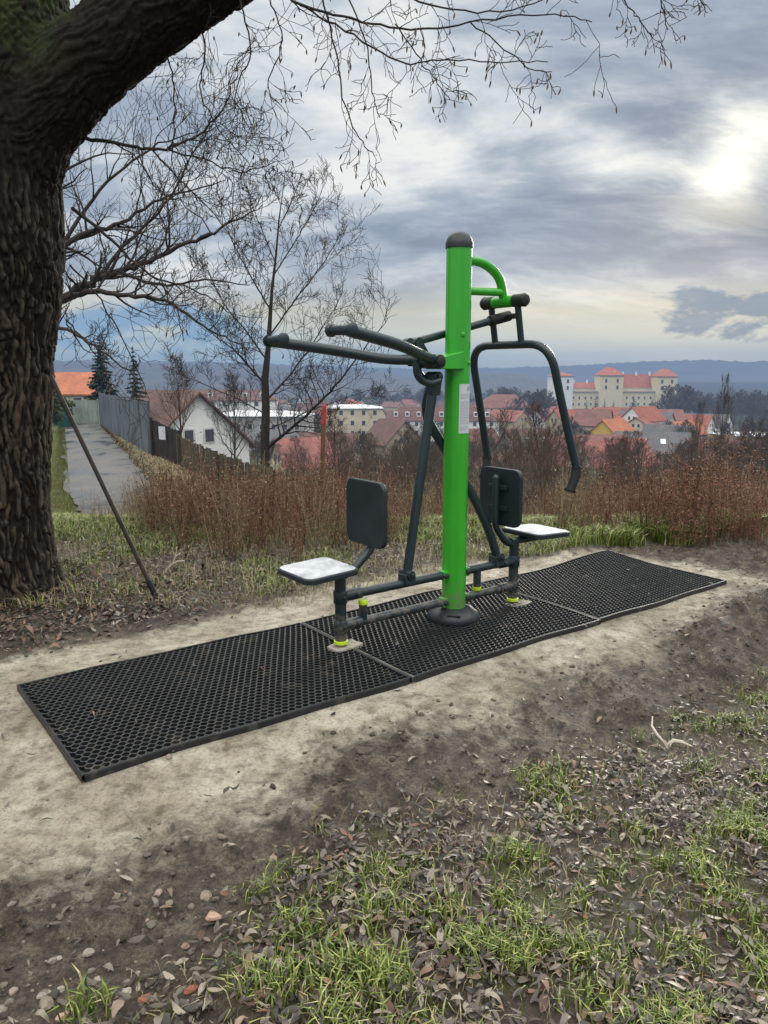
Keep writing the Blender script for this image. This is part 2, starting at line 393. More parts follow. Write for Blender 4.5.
# ------------------------------------------------------------------ SKY + SUN
SUN = ray(728, 170); SUN = SUN / np.linalg.norm(SUN)
sun_el = math.asin(SUN[2]); sun_az = math.atan2(SUN[0], SUN[1])
def make_world():
    w = bpy.data.worlds.new('World'); scene.world = w; w.use_nodes = True; nt = w.node_tree; nt.nodes.clear(); L = nt.links
    sky = N(nt, 'ShaderNodeTexSky', sky_type='NISHITA'); sky.sun_disc = False; sky.sun_elevation = sun_el; sky.sun_rotation = sun_az
    sky.air_density = 1.2; sky.dust_density = 2.0
    D = N(nt, 'ShaderNodeTexCoord').outputs['Generated']
    s = N(nt, 'ShaderNodeSeparateXYZ'); L.new(D, s.inputs[0])
    X, Yc, Z = s.outputs
    zc = math_(nt, 'ADD', math_(nt, 'MAXIMUM', Z, 0.0), .30)
    # cloud deck, seen in perspective: streaks that fan out from the horizon
    cx = math_(nt, 'DIVIDE', X, zc); cy = math_(nt, 'DIVIDE', Yc, zc)
    cv = N(nt, 'ShaderNodeCombineXYZ'); L.new(cx, cv.inputs[0]); L.new(cy, cv.inputs[1])
    mp = N(nt, 'ShaderNodeMapping'); mp.inputs['Rotation'].default_value = (0, 0, math.radians(33)); mp.inputs['Scale'].default_value = (1.25, 2.2, 1)
    mp.inputs['Location'].default_value = (3.1, 1.7, 0)
    L.new(cv.outputs[0], mp.inputs[0])
    warp = N(nt, 'ShaderNodeTexNoise'); warp.inputs['Scale'].default_value = .8; warp.inputs['Detail'].default_value = 3; L.new(mp.outputs[0], warp.inputs['Vector'])
    wv = N(nt, 'ShaderNodeVectorMath', operation='MULTIPLY_ADD'); L.new(warp.outputs['Color'], wv.inputs[0]); wv.inputs[1].default_value = (.7, .7, 0); L.new(mp.outputs[0], wv.inputs[2])
    a = tnoise(nt, wv.outputs[0], .8, 8, .56); c2 = tnoise(nt, wv.outputs[0], 3.0, 9, .62)
    dens = math_(nt, 'ADD', math_(nt, 'MULTIPLY', a, .68), math_(nt, 'MULTIPLY', c2, .32))
    # broad arrangement of thin and thick parts of the deck (directions in the sky)
    axx = math_(nt, 'DIVIDE', X, math_(nt, 'MAXIMUM', Yc, .05))
    def spot(px, py, wx, wy, amp, rot=0.0):
        d = ray(px, py); d = d / np.linalg.norm(d); cx_, cz_ = d[0] / d[1], d[2]
        dx = math_(nt, 'SUBTRACT', axx, float(cx_)); dz = math_(nt, 'SUBTRACT', Z, float(cz_)); c_, s_ = math.cos(rot), math.sin(rot)
        a1 = math_(nt, 'DIVIDE', math_(nt, 'ADD', math_(nt, 'MULTIPLY', dx, c_), math_(nt, 'MULTIPLY', dz, s_)), wx / FPX)
        b1 = math_(nt, 'DIVIDE', math_(nt, 'SUBTRACT', math_(nt, 'MULTIPLY', dz, c_), math_(nt, 'MULTIPLY', dx, s_)), wy / FPX)
        q = math_(nt, 'ADD', math_(nt, 'MULTIPLY', a1, a1), math_(nt, 'MULTIPLY', b1, b1))
        return math_(nt, 'MULTIPLY', math_(nt, 'EXPONENT', math_(nt, 'MULTIPLY', q, -1.0)), amp)
    for a_ in ((560, 130, 150, 26, .085, -.5), (400, 200, 120, 20, .04, -.4), (440, 150, 130, 40, .045, -.5), (800, 200, 50, 60, -.05, 0), (690, 130, 50, 14, -.06, -.3), (650, 190, 40, 16, -.05, -.2), (620, 245, 200, 30, -.10, -.12), (690, 60, 170, 60, -.085, .1), (520, 60, 120, 40, -.05, -.2),
              (330, 120, 120, 60, .05, 0), (180, 150, 160, 120, .06, 0), (560, 190, 60, 20, -.06, -.3), (400, 255, 120, 25, -.05, 0), (745, 120, 40, 14, .05, -.5), (728, 215, 60, 14, -.06, 0)):
        dens = math_(nt, 'ADD', dens, spot(*a_))
    cloud = ramp(nt, dens, [(.35, (.20, .265, .37)), (.42, (.275, .35, .465)), (.48, (.38, .46, .57)), (.54, (.58, .645, .72)), (.62, (.86, .88, .88))])
    # pale warm veil low over the horizon, slate base under it
    low = ramp(nt, Z, [(0.0, (.27, .385, .52)), (.022, (.31, .44, .58)), (.045, (.52, .59, .60)), (.075, (.62, .63, .555)), (.12, (.39, .46, .55))])
    ln = math_(nt, 'ADD', Z, math_(nt, 'MULTIPLY', math_(nt, 'SUBTRACT', c2, .5), .10))
    lf = ramp(nt, ln, [(.05, (1, 1, 1)), (.15, (0, 0, 0))])
    c = mix(nt, cloud, low, lf)
    # cumulus bank low on the right + blue openings on the left
    ax = math_(nt, 'DIVIDE', X, Yc)
    bv = N(nt, 'ShaderNodeCombineXYZ'); L.new(ax, bv.inputs[0]); L.new(math_(nt, 'MULTIPLY', Z, 2.6), bv.inputs[1])
    bn = tnoise(nt, bv.outputs[0], 9, 6, .6, .3)
    def blob(cx_, cz_, wx, wz):
        dx = math_(nt, 'DIVIDE', math_(nt, 'SUBTRACT', ax, cx_), wx); dz = math_(nt, 'DIVIDE', math_(nt, 'SUBTRACT', Z, cz_), wz)
        r = math_(nt, 'ADD', math_(nt, 'POWER', math_(nt, 'ABSOLUTE', dx), 2.0), math_(nt, 'POWER', math_(nt, 'ABSOLUTE', dz), 2.0))
        return math_(nt, 'SUBTRACT', 1.0, r)
    frontmask = math_(nt, 'GREATER_THAN', Yc, 0.0)
    f1 = math_(nt, 'ADD', blob(.47, .068, .17, .038), math_(nt, 'MULTIPLY', math_(nt, 'SUBTRACT', bn, .5), 5.0))
    f1 = math_(nt, 'MULTIPLY', ramp(nt, f1, [(.35, (0, 0, 0)), (.8, (1, 1, 1))]), frontmask)
    c = mix(nt, c, (.11, .245, .41), math_(nt, 'MULTIPLY', f1, .85))
    f2 = math_(nt, 'ADD', blob(-.30, .055, .22, .035), math_(nt, 'MULTIPLY', math_(nt, 'SUBTRACT', bn, .5), 4.0))
    f2 = math_(nt, 'MULTIPLY', ramp(nt, f2, [(.2, (0, 0, 0)), (.9, (1, 1, 1))]), frontmask)
    c = mix(nt, c, (.15, .34, .60), math_(nt, 'MULTIPLY', f2, .75))
    # sun behind the veil
    dv = N(nt, 'ShaderNodeVectorMath', operation='DOT_PRODUCT'); L.new(D, dv.inputs[0]); dv.inputs[1].default_value = tuple(SUN)
    dt = math_(nt, 'MAXIMUM', dv.outputs['Value'], 0.0)
    g1 = math_(nt, 'POWER', dt, 1900.0); g2 = math_(nt, 'POWER', dt, 330.0); g3 = math_(nt, 'POWER', dt, 30.0)
    vary = ramp(nt, c2, [(.40, (.0, .0, .0)), (.58, (1.8, 1.8, 1.8))])
    g2 = math_(nt, 'MULTIPLY', g2, vary)
    vary3 = ramp(nt, dens, [(.42, (.0, .0, .0)), (.6, (1.8, 1.7, 1.3))])
    g3 = math_(nt, 'MULTIPLY', g3, vary3)
    def scaled(col, f):
        v = N(nt, 'ShaderNodeVectorMath', operation='SCALE'); v.inputs[0].default_value = col; L.new(f, v.inputs['Scale']); return v.outputs[0]
    def add(a_, b_):
        v = N(nt, 'ShaderNodeVectorMath', operation='ADD'); L.new(a_, v.inputs[0]); L.new(b_, v.inputs[1]); return v.outputs[0]
    c = add(c, scaled((.80, .74, .56), g1)); c = add(c, scaled((.15, .13, .07), g2)); c = add(c, scaled((.06, .05, .03), g3))
    # unseen sky overhead brightened and warmed to lift the light on the foreground
    zen = ramp(nt, Z, [(.40, (1, 1, 1)), (.72, (6.0, 5.2, 4.15))]); c = mix(nt, c, zen, 1.0, 'MULTIPLY')
    # below the horizon
    bg1 = N(nt, 'ShaderNodeBackground'); L.new(sky.outputs[0], bg1.inputs[0]); bg1.inputs[1].default_value = .05
    bg2 = N(nt, 'ShaderNodeBackground'); L.new(c, bg2.inputs[0]); bg2.inputs[1].default_value = 1.0
    mx = N(nt, 'ShaderNodeMixShader'); mx.inputs[0].default_value = .96
    L.new(bg1.outputs[0], mx.inputs[1]); L.new(bg2.outputs[0], mx.inputs[2])
    o = N(nt, 'ShaderNodeOutputWorld'); L.new(mx.outputs[0], o.inputs[0])
    w.cycles.sampling_method = 'MANUAL'; w.cycles.sample_map_resolution = 1024
make_world()
sl = bpy.data.lights.new('sun', 'SUN'); sl.energy = 1.5; sl.angle = math.radians(12); sl.color = (1, .93, .80)
so = bpy.data.objects.new('sun', sl); COL.objects.link(so); so.rotation_euler = Vector(-SUN).to_track_quat('-Z', 'Y').to_euler(); so.location = (5, 12, 8)

# ------------------------------------------------------------------ CAMERA
cam = bpy.data.cameras.new('camera'); co = bpy.data.objects.new('camera', cam); COL.objects.link(co); scene.camera = co
co.location = (0, 0, CAMH); co.rotation_euler = (PI / 2 - PITCH, 0, 0)
cam.sensor_fit = 'VERTICAL'; cam.sensor_height = 36; cam.lens = 36 * FPX / 1024; cam.clip_end = 20000; cam.clip_start = .05
scene.view_settings.view_transform = 'Standard'; scene.view_settings.look = 'None'; scene.view_settings.exposure = 0; scene.view_settings.gamma = 1
scene.cycles.use_denoising = True; scene.cycles.max_bounces = 6; scene.cycles.transparent_max_bounces = 4

# ------------------------------------------------------------------ RUBBER MATS
rubber = simple('black_ring_rubber', (.012, .013, .015), .45, var=.3, scale=3, dirt=((.085, .076, .064), .57), bmp=.001, bscale=200)
dusty = simple('dusty_rubber_edge', (.14, .135, .125), .8, var=.4, scale=8)
def make_mat_mesh(name, u0, u1, v0, v1, label):
    rootloc = (BASE[0], BASE[1], 0)
    root = empty(name, rootloc, label, 'rubber mat', 'black perforated rubber mats end to end')
    root.rotation_euler = (0, 0, ANG)
    p = .0340; ph = p * math.sqrt(3) / 2; R = p / math.sqrt(3); hr = p * .435; H_ = .022
    rim = .011
    nu = int((u1 - u0 - 2 * rim) / p - .5); nv = int((v1 - v0 - 2 * rim) / ph)
    cu = []; cvv = []
    for j in range(nv):
        for i in range(nu):
            cu.append(u0 + rim + p * .5 + i * p + (p / 2 if j % 2 else 0)); cvv.append(v0 + rim + ph * .6 + j * ph)
    C_ = np.stack([cu, cvv], -1)
    pu = (u1 - rim - .5 * p - (u0 + rim + .5 * p)) / max(1e-6, C_[:, 0].max() - C_[:, 0].min()); pv = (v1 - v0 - 2 * rim - ph * 1.2) / (C_[:, 1].max() - C_[:, 1].min())
    C_[:, 0] = u0 + rim + .5 * p + (C_[:, 0] - C_[:, 0].min()) * pu; C_[:, 1] = v0 + rim + .6 * ph + (C_[:, 1] - C_[:, 1].min()) * pv
    t6 = np.arange(12) * PI / 6
    hexr = R * np.where(np.arange(12) % 2 == 1, 1.0, math.cos(PI / 6)) * 1.004      # corners at 30, 90 ...
    outer = np.stack([hexr * np.cos(t6) * pu, hexr * np.sin(t6) * pv], -1)
    inner = np.stack([hr * np.cos(t6) * pu, hr * np.sin(t6) * pv], -1)
    n = len(C_)
    V = np.zeros((n, 36, 3))
    V[:, 0:12, :2] = C_[:, None] + outer; V[:, 12:24, :2] = C_[:, None] + inner; V[:, 24:36, :2] = C_[:, None] + inner * 1.06
    V[:, 0:12, 2] = H_ - .002; V[:, 12:24, 2] = H_; V[:, 24:36, 2] = 0.002
    a = np.arange(12); b = (a + 1) % 12
    f = np.concatenate([np.stack([a, b, b + 12, a + 12], -1), np.stack([a + 12, b + 12, b + 24, a + 24], -1)])
    Fc = (np.arange(n)[:, None, None] * 36 + f[None]).reshape(-1, 4)
    V = V.reshape(-1, 3)
    def warp(V):
        u, v = V[:, 0], V[:, 1]
        bu = .012 * np.sin(u * 2.1 + .6) * np.cos(v * 2.7) + (fbm(u * 1.5, v * 1.5, 3, 91) - .5) * .028
        V[:, 2] += np.maximum(bu, 0) + .035 * np.exp(-((u - 1.93) ** 2) / .16) * sm(.0, .5, v) + .003
        V[:, 1] += .010 * np.sin(u * 3 + 1) + .005 * np.sin(u * 9)
        return V
    npmesh('ring_field', warp(V), [Fc], rubber, root, smooth=False)
    def strip(n_, au, av, bu, bv, m):
        L_ = math.hypot(bu - au, bv - av); k = int(L_ / .05) + 2
        tt_ = np.linspace(0, 1, k); cu_ = au + (bu - au) * tt_; cv_ = av + (bv - av) * tt_
        d = np.array([bu - au, bv - av]) / L_; nn = np.array([-d[1], d[0]]); w2 = rim * .5
        V = []
        for (o_, z_) in ((-w2, -.012), (-w2, H_ * .8), (-w2 * .6, H_ + .001), (w2 * .6, H_ + .001), (w2, H_ * .8), (w2, -.012)):
            V.append(np.stack([cu_ + nn[0] * o_, cv_ + nn[1] * o_, np.full(k, z_)], -1))
        V = np.stack(V, 1).reshape(-1, 3)
        ii = (np.arange(k - 1)[:, None] * 6 + np.arange(5)[None]).ravel()
        npmesh(n_, warp(V), [np.stack([ii, ii + 1, ii + 7, ii + 6], -1)], m, root, smooth=False)
    h = rim * .5
    strip('edge_strip', u0 + rim, v0 + h, u1 - rim, v0 + h, rubber); strip('edge_strip', u0 + rim, v1 - h, u1 - rim, v1 - h, rubber)
    strip('end_strip', u0 + h, v0, u0 + h, v1, dusty if u0 > -2 else rubber); strip('end_strip', u1 - h, v0, u1 - h, v1, rubber)
    return root
make_mat_mesh('rubber_mat', -2.285, -.772, -.535, .492, 'perforated black rubber mat nearest the big tree, under the left seat')
make_mat_mesh('rubber_mat', -.764, .655, -.54, .487, 'middle perforated rubber mat, under the green post')
make_mat_mesh('rubber_mat', .663, 2.07, -.525, .475, 'perforated rubber mat with raised far corner, beyond the right seat')
conc = simple('pale_concrete', (.34, .31, .26), .9, var=.4, scale=22, bmp=.004, bscale=50)
def uvp(u, v, z=0): p = BASE + UU * u + VV * v; return (p[0], p[1], z)
def footing(u, v, label, seed):
    rs = np.random.RandomState(seed); poly = []
    for i in range(14):
        t = 2 * PI * i / 14; r = 1 / max(abs(math.cos(t)) / .095, abs(math.sin(t)) / .062) * rs.uniform(.82, 1.05); poly.append((r * math.cos(t), r * math.sin(t)))
    o = MB().prism(poly, 0, .034).build('concrete_footing', conc, bev=.004); o.location = uvp(u, v, 0); o.rotation_euler = (0, 0, ANG + .1); tag(o, label, 'footing')
footing(-.79, .0, 'pale concrete footing patch under the left seat post', 1)
footing(.50, -.03, 'pale concrete footing patch under the right seat post', 2)

# ------------------------------------------------------------------ EXERCISE MACHINE
green = simple('gloss_green_paint', (.036, .40, .020), .34, var=.10, scale=1.6, coat=.4, bmp=.0006, bscale=30, low=.38, scuff=True)
slate = simple('slate_teal_paint', (.013, .026, .033), .40, var=.2, scale=3, coat=.15, dirt=((.04, .048, .05), .66), low=.3)
padm = simple('dark_seat_plastic', (.011, .019, .026), .48, var=.15, scale=5, bmp=.0006, bscale=260)
blackr = simple('black_rubber_grip', (.012, .013, .015), .6, var=.2, scale=5, bmp=.001, bscale=120)
lime = simple('lime_plastic', (.55, .75, .02), .5, var=.1)
domem = simple('charcoal_plastic', (.020, .023, .029), .45, var=.3, scale=9, dirt=((.12, .12, .12), .62), bmp=.001, bscale=70)
steel = simple('zinc_bolt', (.35, .35, .36), .4, metal=.8, var=.2)
def seat_top_mat():  # white sky glare on the dark seat tops, painted into the base colour
    m = bpy.data.materials.new('sky_glare_seat_top'); nt = nodes(m); b = N(nt, 'ShaderNodeBsdfPrincipled'); P = pos(nt, None, 'Object')
    n = tnoise(nt, P, 9, 6, .7, .8)
    nt.links.new(ramp(nt, n, [(.30, (.26, .28, .31)), (.45, (.45, .47, .50)), (.62, (.64, .66, .69))]), b.inputs['Base Color'])
    b.inputs['Roughness'].default_value = .38; bump(nt, b, n, .001, .5); finish(nt, b); return m
seat_glare = seat_top_mat()
mach = empty('exercise_machine', (BASE[0], BASE[1], 0), 'green post outdoor gym machine with two seats on rubber mats', 'exercise machine')
mach.rotation_euler = (0, 0, ANG)
def L3(u, v, w): return (u, v, w)
g = MB(); g.lathe((-.015, 0, 0), [(.070, .02), (.070, 2.12)], 40); g.build('post', green, mach, True)
g = MB(); g.lathe((-.015, 0, 0), [(.0745, 2.105), (.0755, 2.13), (.073, 2.137), (.069, 2.15), (.060, 2.168), (.043, 2.182), (.020, 2.190), (.003, 2.192)], 36); g.build('post_cap', domem, mach, True, 60)
g = MB(); g.lathe((-.015, 0, 0), [(.152, .03), (.154, .045), (.145, .066), (.118, .088), (.092, .100), (.083, .103)], 40); bc = g.build('base_cover', domem, mach, True, 50)
slot = MB(); slot.box((-.10, -.099, .080), (.075, .012, .006), rz=-.85, rot=None); slot.build('slot', blackr, bc)
# notice sheet wrapped on the post, facing the camera side
def sheet():
    cdir = math.atan2(-1, .35)      # local angle of sheet middle
    # camera direction in the local frame
    cd = Matrix.Rotation(-ANG, 3, 'Z') @ Vector((-BASE[0], -BASE[1], 0)); ca = math.atan2(cd.y, cd.x)
    a0, a1 = ca + .18, ca + 1.32; R_ = .0712; n = 14; z0, z1 = 1.115, 1.385
    vs = []; fs = []
    for j, z in enumerate(np.linspace(z0, z1, 6)):
        for i in range(n + 1):
            t = a0 + (a1 - a0) * i / n; vs.append((-.015 + R_ * math.cos(t), R_ * math.sin(t), z))
    for j in range(5):
        for i in range(n): a = j * (n + 1) + i; fs.append((a, a + 1, a + n + 2, a + n + 1))
    paper = simple('weathered_paper', (.60, .63, .68), .5, var=.08, scale=9)
    o = MB().add(vs, fs).build('notice_sheet', paper, mach, True)
    ink = simple('faded_ink', (.33, .36, .40), .7, var=.1)
    rs = random.Random(4); m = MB()
    def patch(t0, t1, za, zb):
        k = 4; vs = []
        for z in (za, zb):
            for i in range(k + 1):
                t = t0 + (t1 - t0) * i / k; vs.append((-.015 + (R_ + .0009) * math.cos(t), (R_ + .0009) * math.sin(t), z))
        m.add(vs, [(i, i + 1, i + k + 2, i + k + 1) for i in range(k)])
    z = z1 - .028
    patch(a1 - .42, a1 - .12, z1 - .035, z1 - .012)
    z = z1 - .055
    while z > z0 + .015:
        t = a0 + .12; end = a1 - .12 - rs.random() * .35
        while t < end:
            w = rs.uniform(.03, .10); patch(t, min(t + w, end), z, z + .0026); t += w + .02
        z -= .0085 if rs.random() > .15 else .018
    m.build('printed_lines', ink, o)
sheet()
# beams
BR = .024
def beam(name, a, b): g = MB(); g.tube([a, b], BR, 18); return g.build(name, slate, mach, True)
SL, SR = -.808, .482
for zz in (.300, .140):
    beam('beam', (SL, 0, zz), (-.08, 0, zz)); beam('beam', (.06, 0, zz), (SR, 0, zz))
    for side in (-1, 1):
        # green welded flange with bolt where the beam meets the post
        g = MB(); x = -.015 + side * .080; g.box((x, -.001, zz), (.036, .052, .054)); f = g.build('flange', green, mach, bev=.004)
        g = MB(); g.lathe((x + side * .004, -.026, zz), [(.0155, 0), (.0155, -.006), (.012, -.012)], 14, axis=(0, 1, 0)); 
        g = MB(); g.lathe((x + side * .004, -.027, zz), [(.016, 0), (.016, .009), (.010, .013)], 14, axis=(0, -1, 0)); g.build('bolt', domem, f, True)
def seat_unit(S, d, seat_c, back_u, back_w, stub_u, stub_base):
    """d: the side the user faces (-1 left, +1 right)"""
    g = MB(); g.tube([(S, 0, .03), (S, 0, .425)], .030, 20); g.build('seat_post', slate, mach, True)
    g = MB(); g.lathe((S, 0, .046), [(.037, 0), (.037, .014), (.032, .017)], 20); g.build('lime_ring', lime, mach, True)
    for zz in (.300, .140):
        g = MB(); g.lathe((S, 0, zz - .034), [(.035, 0), (.037, .003), (.037, .065), (.035, .068)], 22); g.tube([(S, 0, zz), (S - d * .125, 0, zz)], .031, 18); 
        cl = g.build('clamp', slate, mach, True)
        g = MB(); g.lathe((S - d * .095, -.028, zz), [(.015, 0), (.015, .009), (.009, .014)], 12, axis=(0, -1, 0)); g.build('bolt', domem, cl, True)
        g = MB(); g.lathe((S, -.035, zz), [(.010, 0), (.010, .006), (.006, .009)], 10, axis=(0, -1, 0)); g.build('bolt', domem, cl, True)
    # seat carrier
    g = MB(); g.tube([(S - d * .03, 0, .425), (seat_c + d * .06, 0, .425)], .022, 14); g.box((seat_c, 0, .443), (.20, .16, .010)); g.build('seat_carrier', slate, mach, True)
    # seat pad: rounded square slab
    def slab(w, h, t, rc):
        P = []
        for sx, sy, a0 in ((1, 1, 0), (-1, 1, 90), (-1, -1, 180), (1, -1, 270)):
            for i in range(7):
                a = math.radians(a0 + i * 15); P.append((sx * (w / 2 - rc) + rc * math.cos(a), sy * (h / 2 - rc) + rc * math.sin(a)))
        return P
    P = slab(.315, .335, .03, .05); g = MB(); g.prism(P, -.016, .012); st = g.build('seat', padm, mach, bev=.005); st.location = (seat_c, 0, .462)
    st.rotation_euler = (0, math.radians(2.5 * d), 0)
    P2 = slab(.294, .314, .03, .045); g = MB(); g.prism(P2, .0122, .0155); g.build('seat_pad', seat_glare, st, bev=.0015)
    # backrest tube, sweeping up from the seat post
    g = MB(); pts = rounded([(S, 0, .405), (S - d * .075, 0, .425), (back_u - d * .035, 0, .53), (back_u - d * .040, 0, .60), (back_u - d * .042, 0, .835)], .09, 7)
    g.tube(pts, .021, 16); g.lathe((back_u - d * .042, 0, .83), [(.021, 0), (.018, .012), (.008, .02)], 14); bt = g.build('backrest_tube', slate, mach, True)
    P = slab(.335, .345, .03, .055); g = MB()
    g.prism(P, -.014, .014); bk = g.build('backrest', padm, mach, bev=.005)
    # stand it up, facing d
    bk.rotation_euler = Matrix(((0, 0, d), (1, 0, 0), (0, 1, 0))).transposed().to_euler() if False else (PI / 2, 0, PI / 2)
    bk.location = (back_u, 0, back_w)
    for zz in (back_w - .065, back_w + .06):
        g = MB(); g.box((back_u - d * .022, 0, zz), (.020, .15, .028)); g.build('backrest_bracket', padm, mach, bev=.003)
    # stub with lime end
seat_unit(SL, -1, -.945, -.640, .725, 0, 0)
seat_unit(SR, 1, .672, .352, .715, 0, 0)
def stub(u, z0, z1, capdir):
    g = MB(); g.tube([(u, 0, z0), (u, 0, z1)], .023, 16); s_ = g.build('stub', slate, mach, True)
    zc = z1 if capdir > 0 else z0
    g = MB(); g.lathe((u, 0, zc), [(.026, -.006 * 1), (.027, .008), (.022, .016)] if capdir > 0 else [(.022, -.022), (.027, -.014), (.026, .002)], 16); g.build('lime_cap', lime, s_, True)
stub(-.664, .15, .240, 1); stub(.172, .185, .290, -1)
# struts
PZ = 1.37; PU = -.185
def strut(pts, foot_u):
    g = MB(); g.tube(pts, .0265, 18); g.build('strut', slate, mach, True)
    g = MB(); g.box((foot_u, 0, .325), (.072, .070, .060)); g.lathe((foot_u, -.045, .352), [(.026, 0), (.026, .09)], 18, axis=(0, 1, 0)); c_ = g.build('strut_clamp', slate, mach, True, bev=.003)
    g = MB(); g.lathe((foot_u, -.046, .352), [(.014, 0), (.014, .009), (.008, .013)], 12, axis=(0, -1, 0)); g.build('bolt', domem, c_, True)
strut([(-.365, 0, .345), (PU - .005, 0, PZ)], -.365)
strut(rounded([(.332, 0, .352), (.262, .0, .520), (.145, .02, .735), (PU + .03, .12, 1.22), (PU + .01, .035, PZ + .02)], .12), .332)
g = MB(); g.box((PU - .002, 0, 1.375), (.066, .055, .095), rot=Matrix.Rotation(.12, 3, 'Y')); g.tube([(PU, -.045, 1.425), (PU, .045, 1.425)], .028, 18); jb = g.build('strut_head', slate, mach, True, bev=.003)
g = MB(); g.lathe((PU, -.046, 1.425), [(.016, 0), (.016, .010), (.009, .014)], 12, axis=(0, -1, 0)); g.build('bolt', domem, jb, True)
# green bracket
g = MB(); vs = []
prof = [(-.205, 1.465), (-.205, 1.525), (-.080, 1.553), (-.040, 1.560), (-.030, 1.530), (-.034, 1.465)]
n = len(prof); vs = [(a, -.078, b) for a, b in prof] + [(a, .05, b) for a, b in prof]
g.add(vs, [tuple(range(n)), tuple(reversed(range(n, 2 * n)))] + [((i + 1) % n, i, n + i, n + (i + 1) % n) for i in range(n)])
g.build('bracket', green, mach, bev=.004)
# lever head with the two handle arms
AX = (-.225, 0, 1.505)
g = MB(); g.tube([(AX[0], -.10, AX[2]), (AX[0], .10, AX[2])], .036, 22); lh = g.build('lever_axle', slate, mach, True)
g = MB(); g.lathe((AX[0], -.101, AX[2]), [(.030, 0), (.030, .006), (.018, .013)], 16, axis=(0, -1, 0)); g.build('axle_cap', blackr, lh, True)
for sgn, end_u, w_end in ((1, -1.005, 1.603), (-1, -.955, 1.632)):
    v_e = .315 * sgn
    pts = rounded([(AX[0] - .01, .055 * sgn, AX[2] + .01), (-.40, .15 * sgn, 1.515 + (.02 if sgn < 0 else 0)), (-.62, .27 * sgn, 1.56 + (.015 if sgn < 0 else 0)), (end_u, v_e, w_end)], .16, 7)
    g = MB(); g.tube(pts, .028, 18); arm = g.build('handle_arm', slate, mach, True)
    g = MB(); g.tube([(end_u, v_e + .018 * sgn, w_end + .003), (end_u - .006, v_e - .135 * sgn, w_end + .006)], .0235, 16)
    g.lathe((end_u, v_e + .018 * sgn, w_end + .003), [(.031, 0), (.031, .012), (.020, .02)], 16, axis=(0, sgn, 0))
    g.lathe((end_u - .006, v_e - .135 * sgn, w_end + .006), [(.026, -.014), (.031, -.004), (.031, .010), (.018, .018)], 16, axis=(0, -sgn, 0)); g.build('hand_grip', slate, arm, True)
# curved stop loop below the lever
g = MB(); g.tube(rounded([(-.36, -.06, 1.515), (-.355, -.06, 1.42), (-.27, -.06, 1.385), (-.19, -.05, 1.405)], .07), .019, 14); g.build('stop_loop', slate, mach, True)
g = MB(); g.tube(rounded([(-.27, .05, 1.50), (-.24, .05, 1.43), (-.19, .04, 1.40)], .05), .019, 14); g.build('stop_loop', slate, mach, True)
# lever plate + link rod
g = MB(); prof = [(-.285, 1.480), (-.290, 1.545), (-.262, 1.615), (-.225, 1.632), (-.188, 1.615), (-.150, 1.565), (-.150, 1.480)]
n = len(prof); g.add([(a, .092, b) for a, b in prof] + [(a, .104, b) for a, b in prof], [tuple(reversed(range(n))), tuple(range(n, 2 * n))] + [(i, (i + 1) % n, n + (i + 1) % n, n + i) for i in range(n)]); g.build('lever_plate', slate, mach, bev=.002)
g = MB(); g.tube([(-.26, .112, 1.603), (.395, .03, 1.768)], .0215, 16); g.lathe((-.275, .113, 1.601), [(.030, -.02), (.030, .02)], 16, axis=(0, 1, 0)); g.lathe((-.22, .112, 1.61), [(.026, -.03), (.026, .03)], 16, axis=(0, 1, 0)); lr = g.build('link_rod', slate, mach, True)
g = MB(); g.tube([(.27, .045, 1.737), (.41, .028, 1.772)], .030, 18); g.tube([(.372, -.06, 1.765), (.372, .10, 1.765)], .016, 14); g.build('rod_end', blackr, lr, True)
# green arch support on top
g = MB(); g.tube(rounded([(.03, 0, 2.052), (.17, 0, 2.05), (.30, 0, 1.98), (.335, 0, 1.85)], .13, 8), .026, 18); g.build('arch_support', green, mach, True)
g = MB(); g.tube([(.03, 0, 1.888), (.325, 0, 1.896)], .022, 16); g.build('support_bar', green, mach, True)
g = MB(); g.box((.062, .02, 2.075), (.05, .04, .05), rot=Matrix.Rotation(.6, 3, 'Y')); g.build('stop_block', slate, mach, bev=.006)
g = MB(); g.tube([(.337, -.082, 1.845), (.337, .082, 1.845)], .033, 20); g.build('swing_axle', green, mach, True)
for s_ in (-1, 1):
    g = MB(); g.tube([(.337, s_ * .082, 1.845), (.337, s_ * .150, 1.845)], .036, 20); g.lathe((.337, s_ * .150, 1.845), [(.037, 0), (.038, .006), (.030, .020), (.012, .026)], 18, axis=(0, s_, 0)); g.build('axle_cap', blackr, mach, True)
    g = MB(); g.tube([(.337, s_ * .104, 1.84), (.379, s_ * .104, 1.612)], .019, 14); g.build('hanger', slate, mach, True)
# big U pull bar: across v, legs swing out over the right seat
W = .335
pts = rounded([(.592, -W - .028, .905), (.47, -W + .005, 1.30), (.379, -W + .02, 1.605), (.379, W - .02, 1.605), (.47, W - .005, 1.30), (.592, W + .028, .905)], .17, 9)
g = MB(); g.tube(pts, .0235, 18); ub = g.build('pull_bar', slate, mach, True)
for s_ in (-1, 1):
    g = MB(); g.tube([(.592, s_ * (W + .028), .915), (.586, s_ * (W + .028), .860), (.553, s_ * (W + .022), .775)], .0275, 16)
    g.lathe((.592, s_ * (W + .028), .905), [(.031, -.006), (.031, .006)], 16); g.lathe((.553, s_ * (W + .022), .775), [(.032, -.008), (.033, 0), (.028, .008)], 16, axis=(-.3, 0, -.9)); g.build('hand_grip', blackr, ub, True)
# bolts on the post
for (a, z) in ((-1.9, 1.65), (-1.25, 1.50)):
    g = MB(); g.lathe((-.015 + .070 * math.cos(a), .070 * math.sin(a), z), [(.012, -.002), (.012, .005), (.007, .008)], 12, axis=(math.cos(a), math.sin(a), 0)); g.build('bolt', green, mach, True)
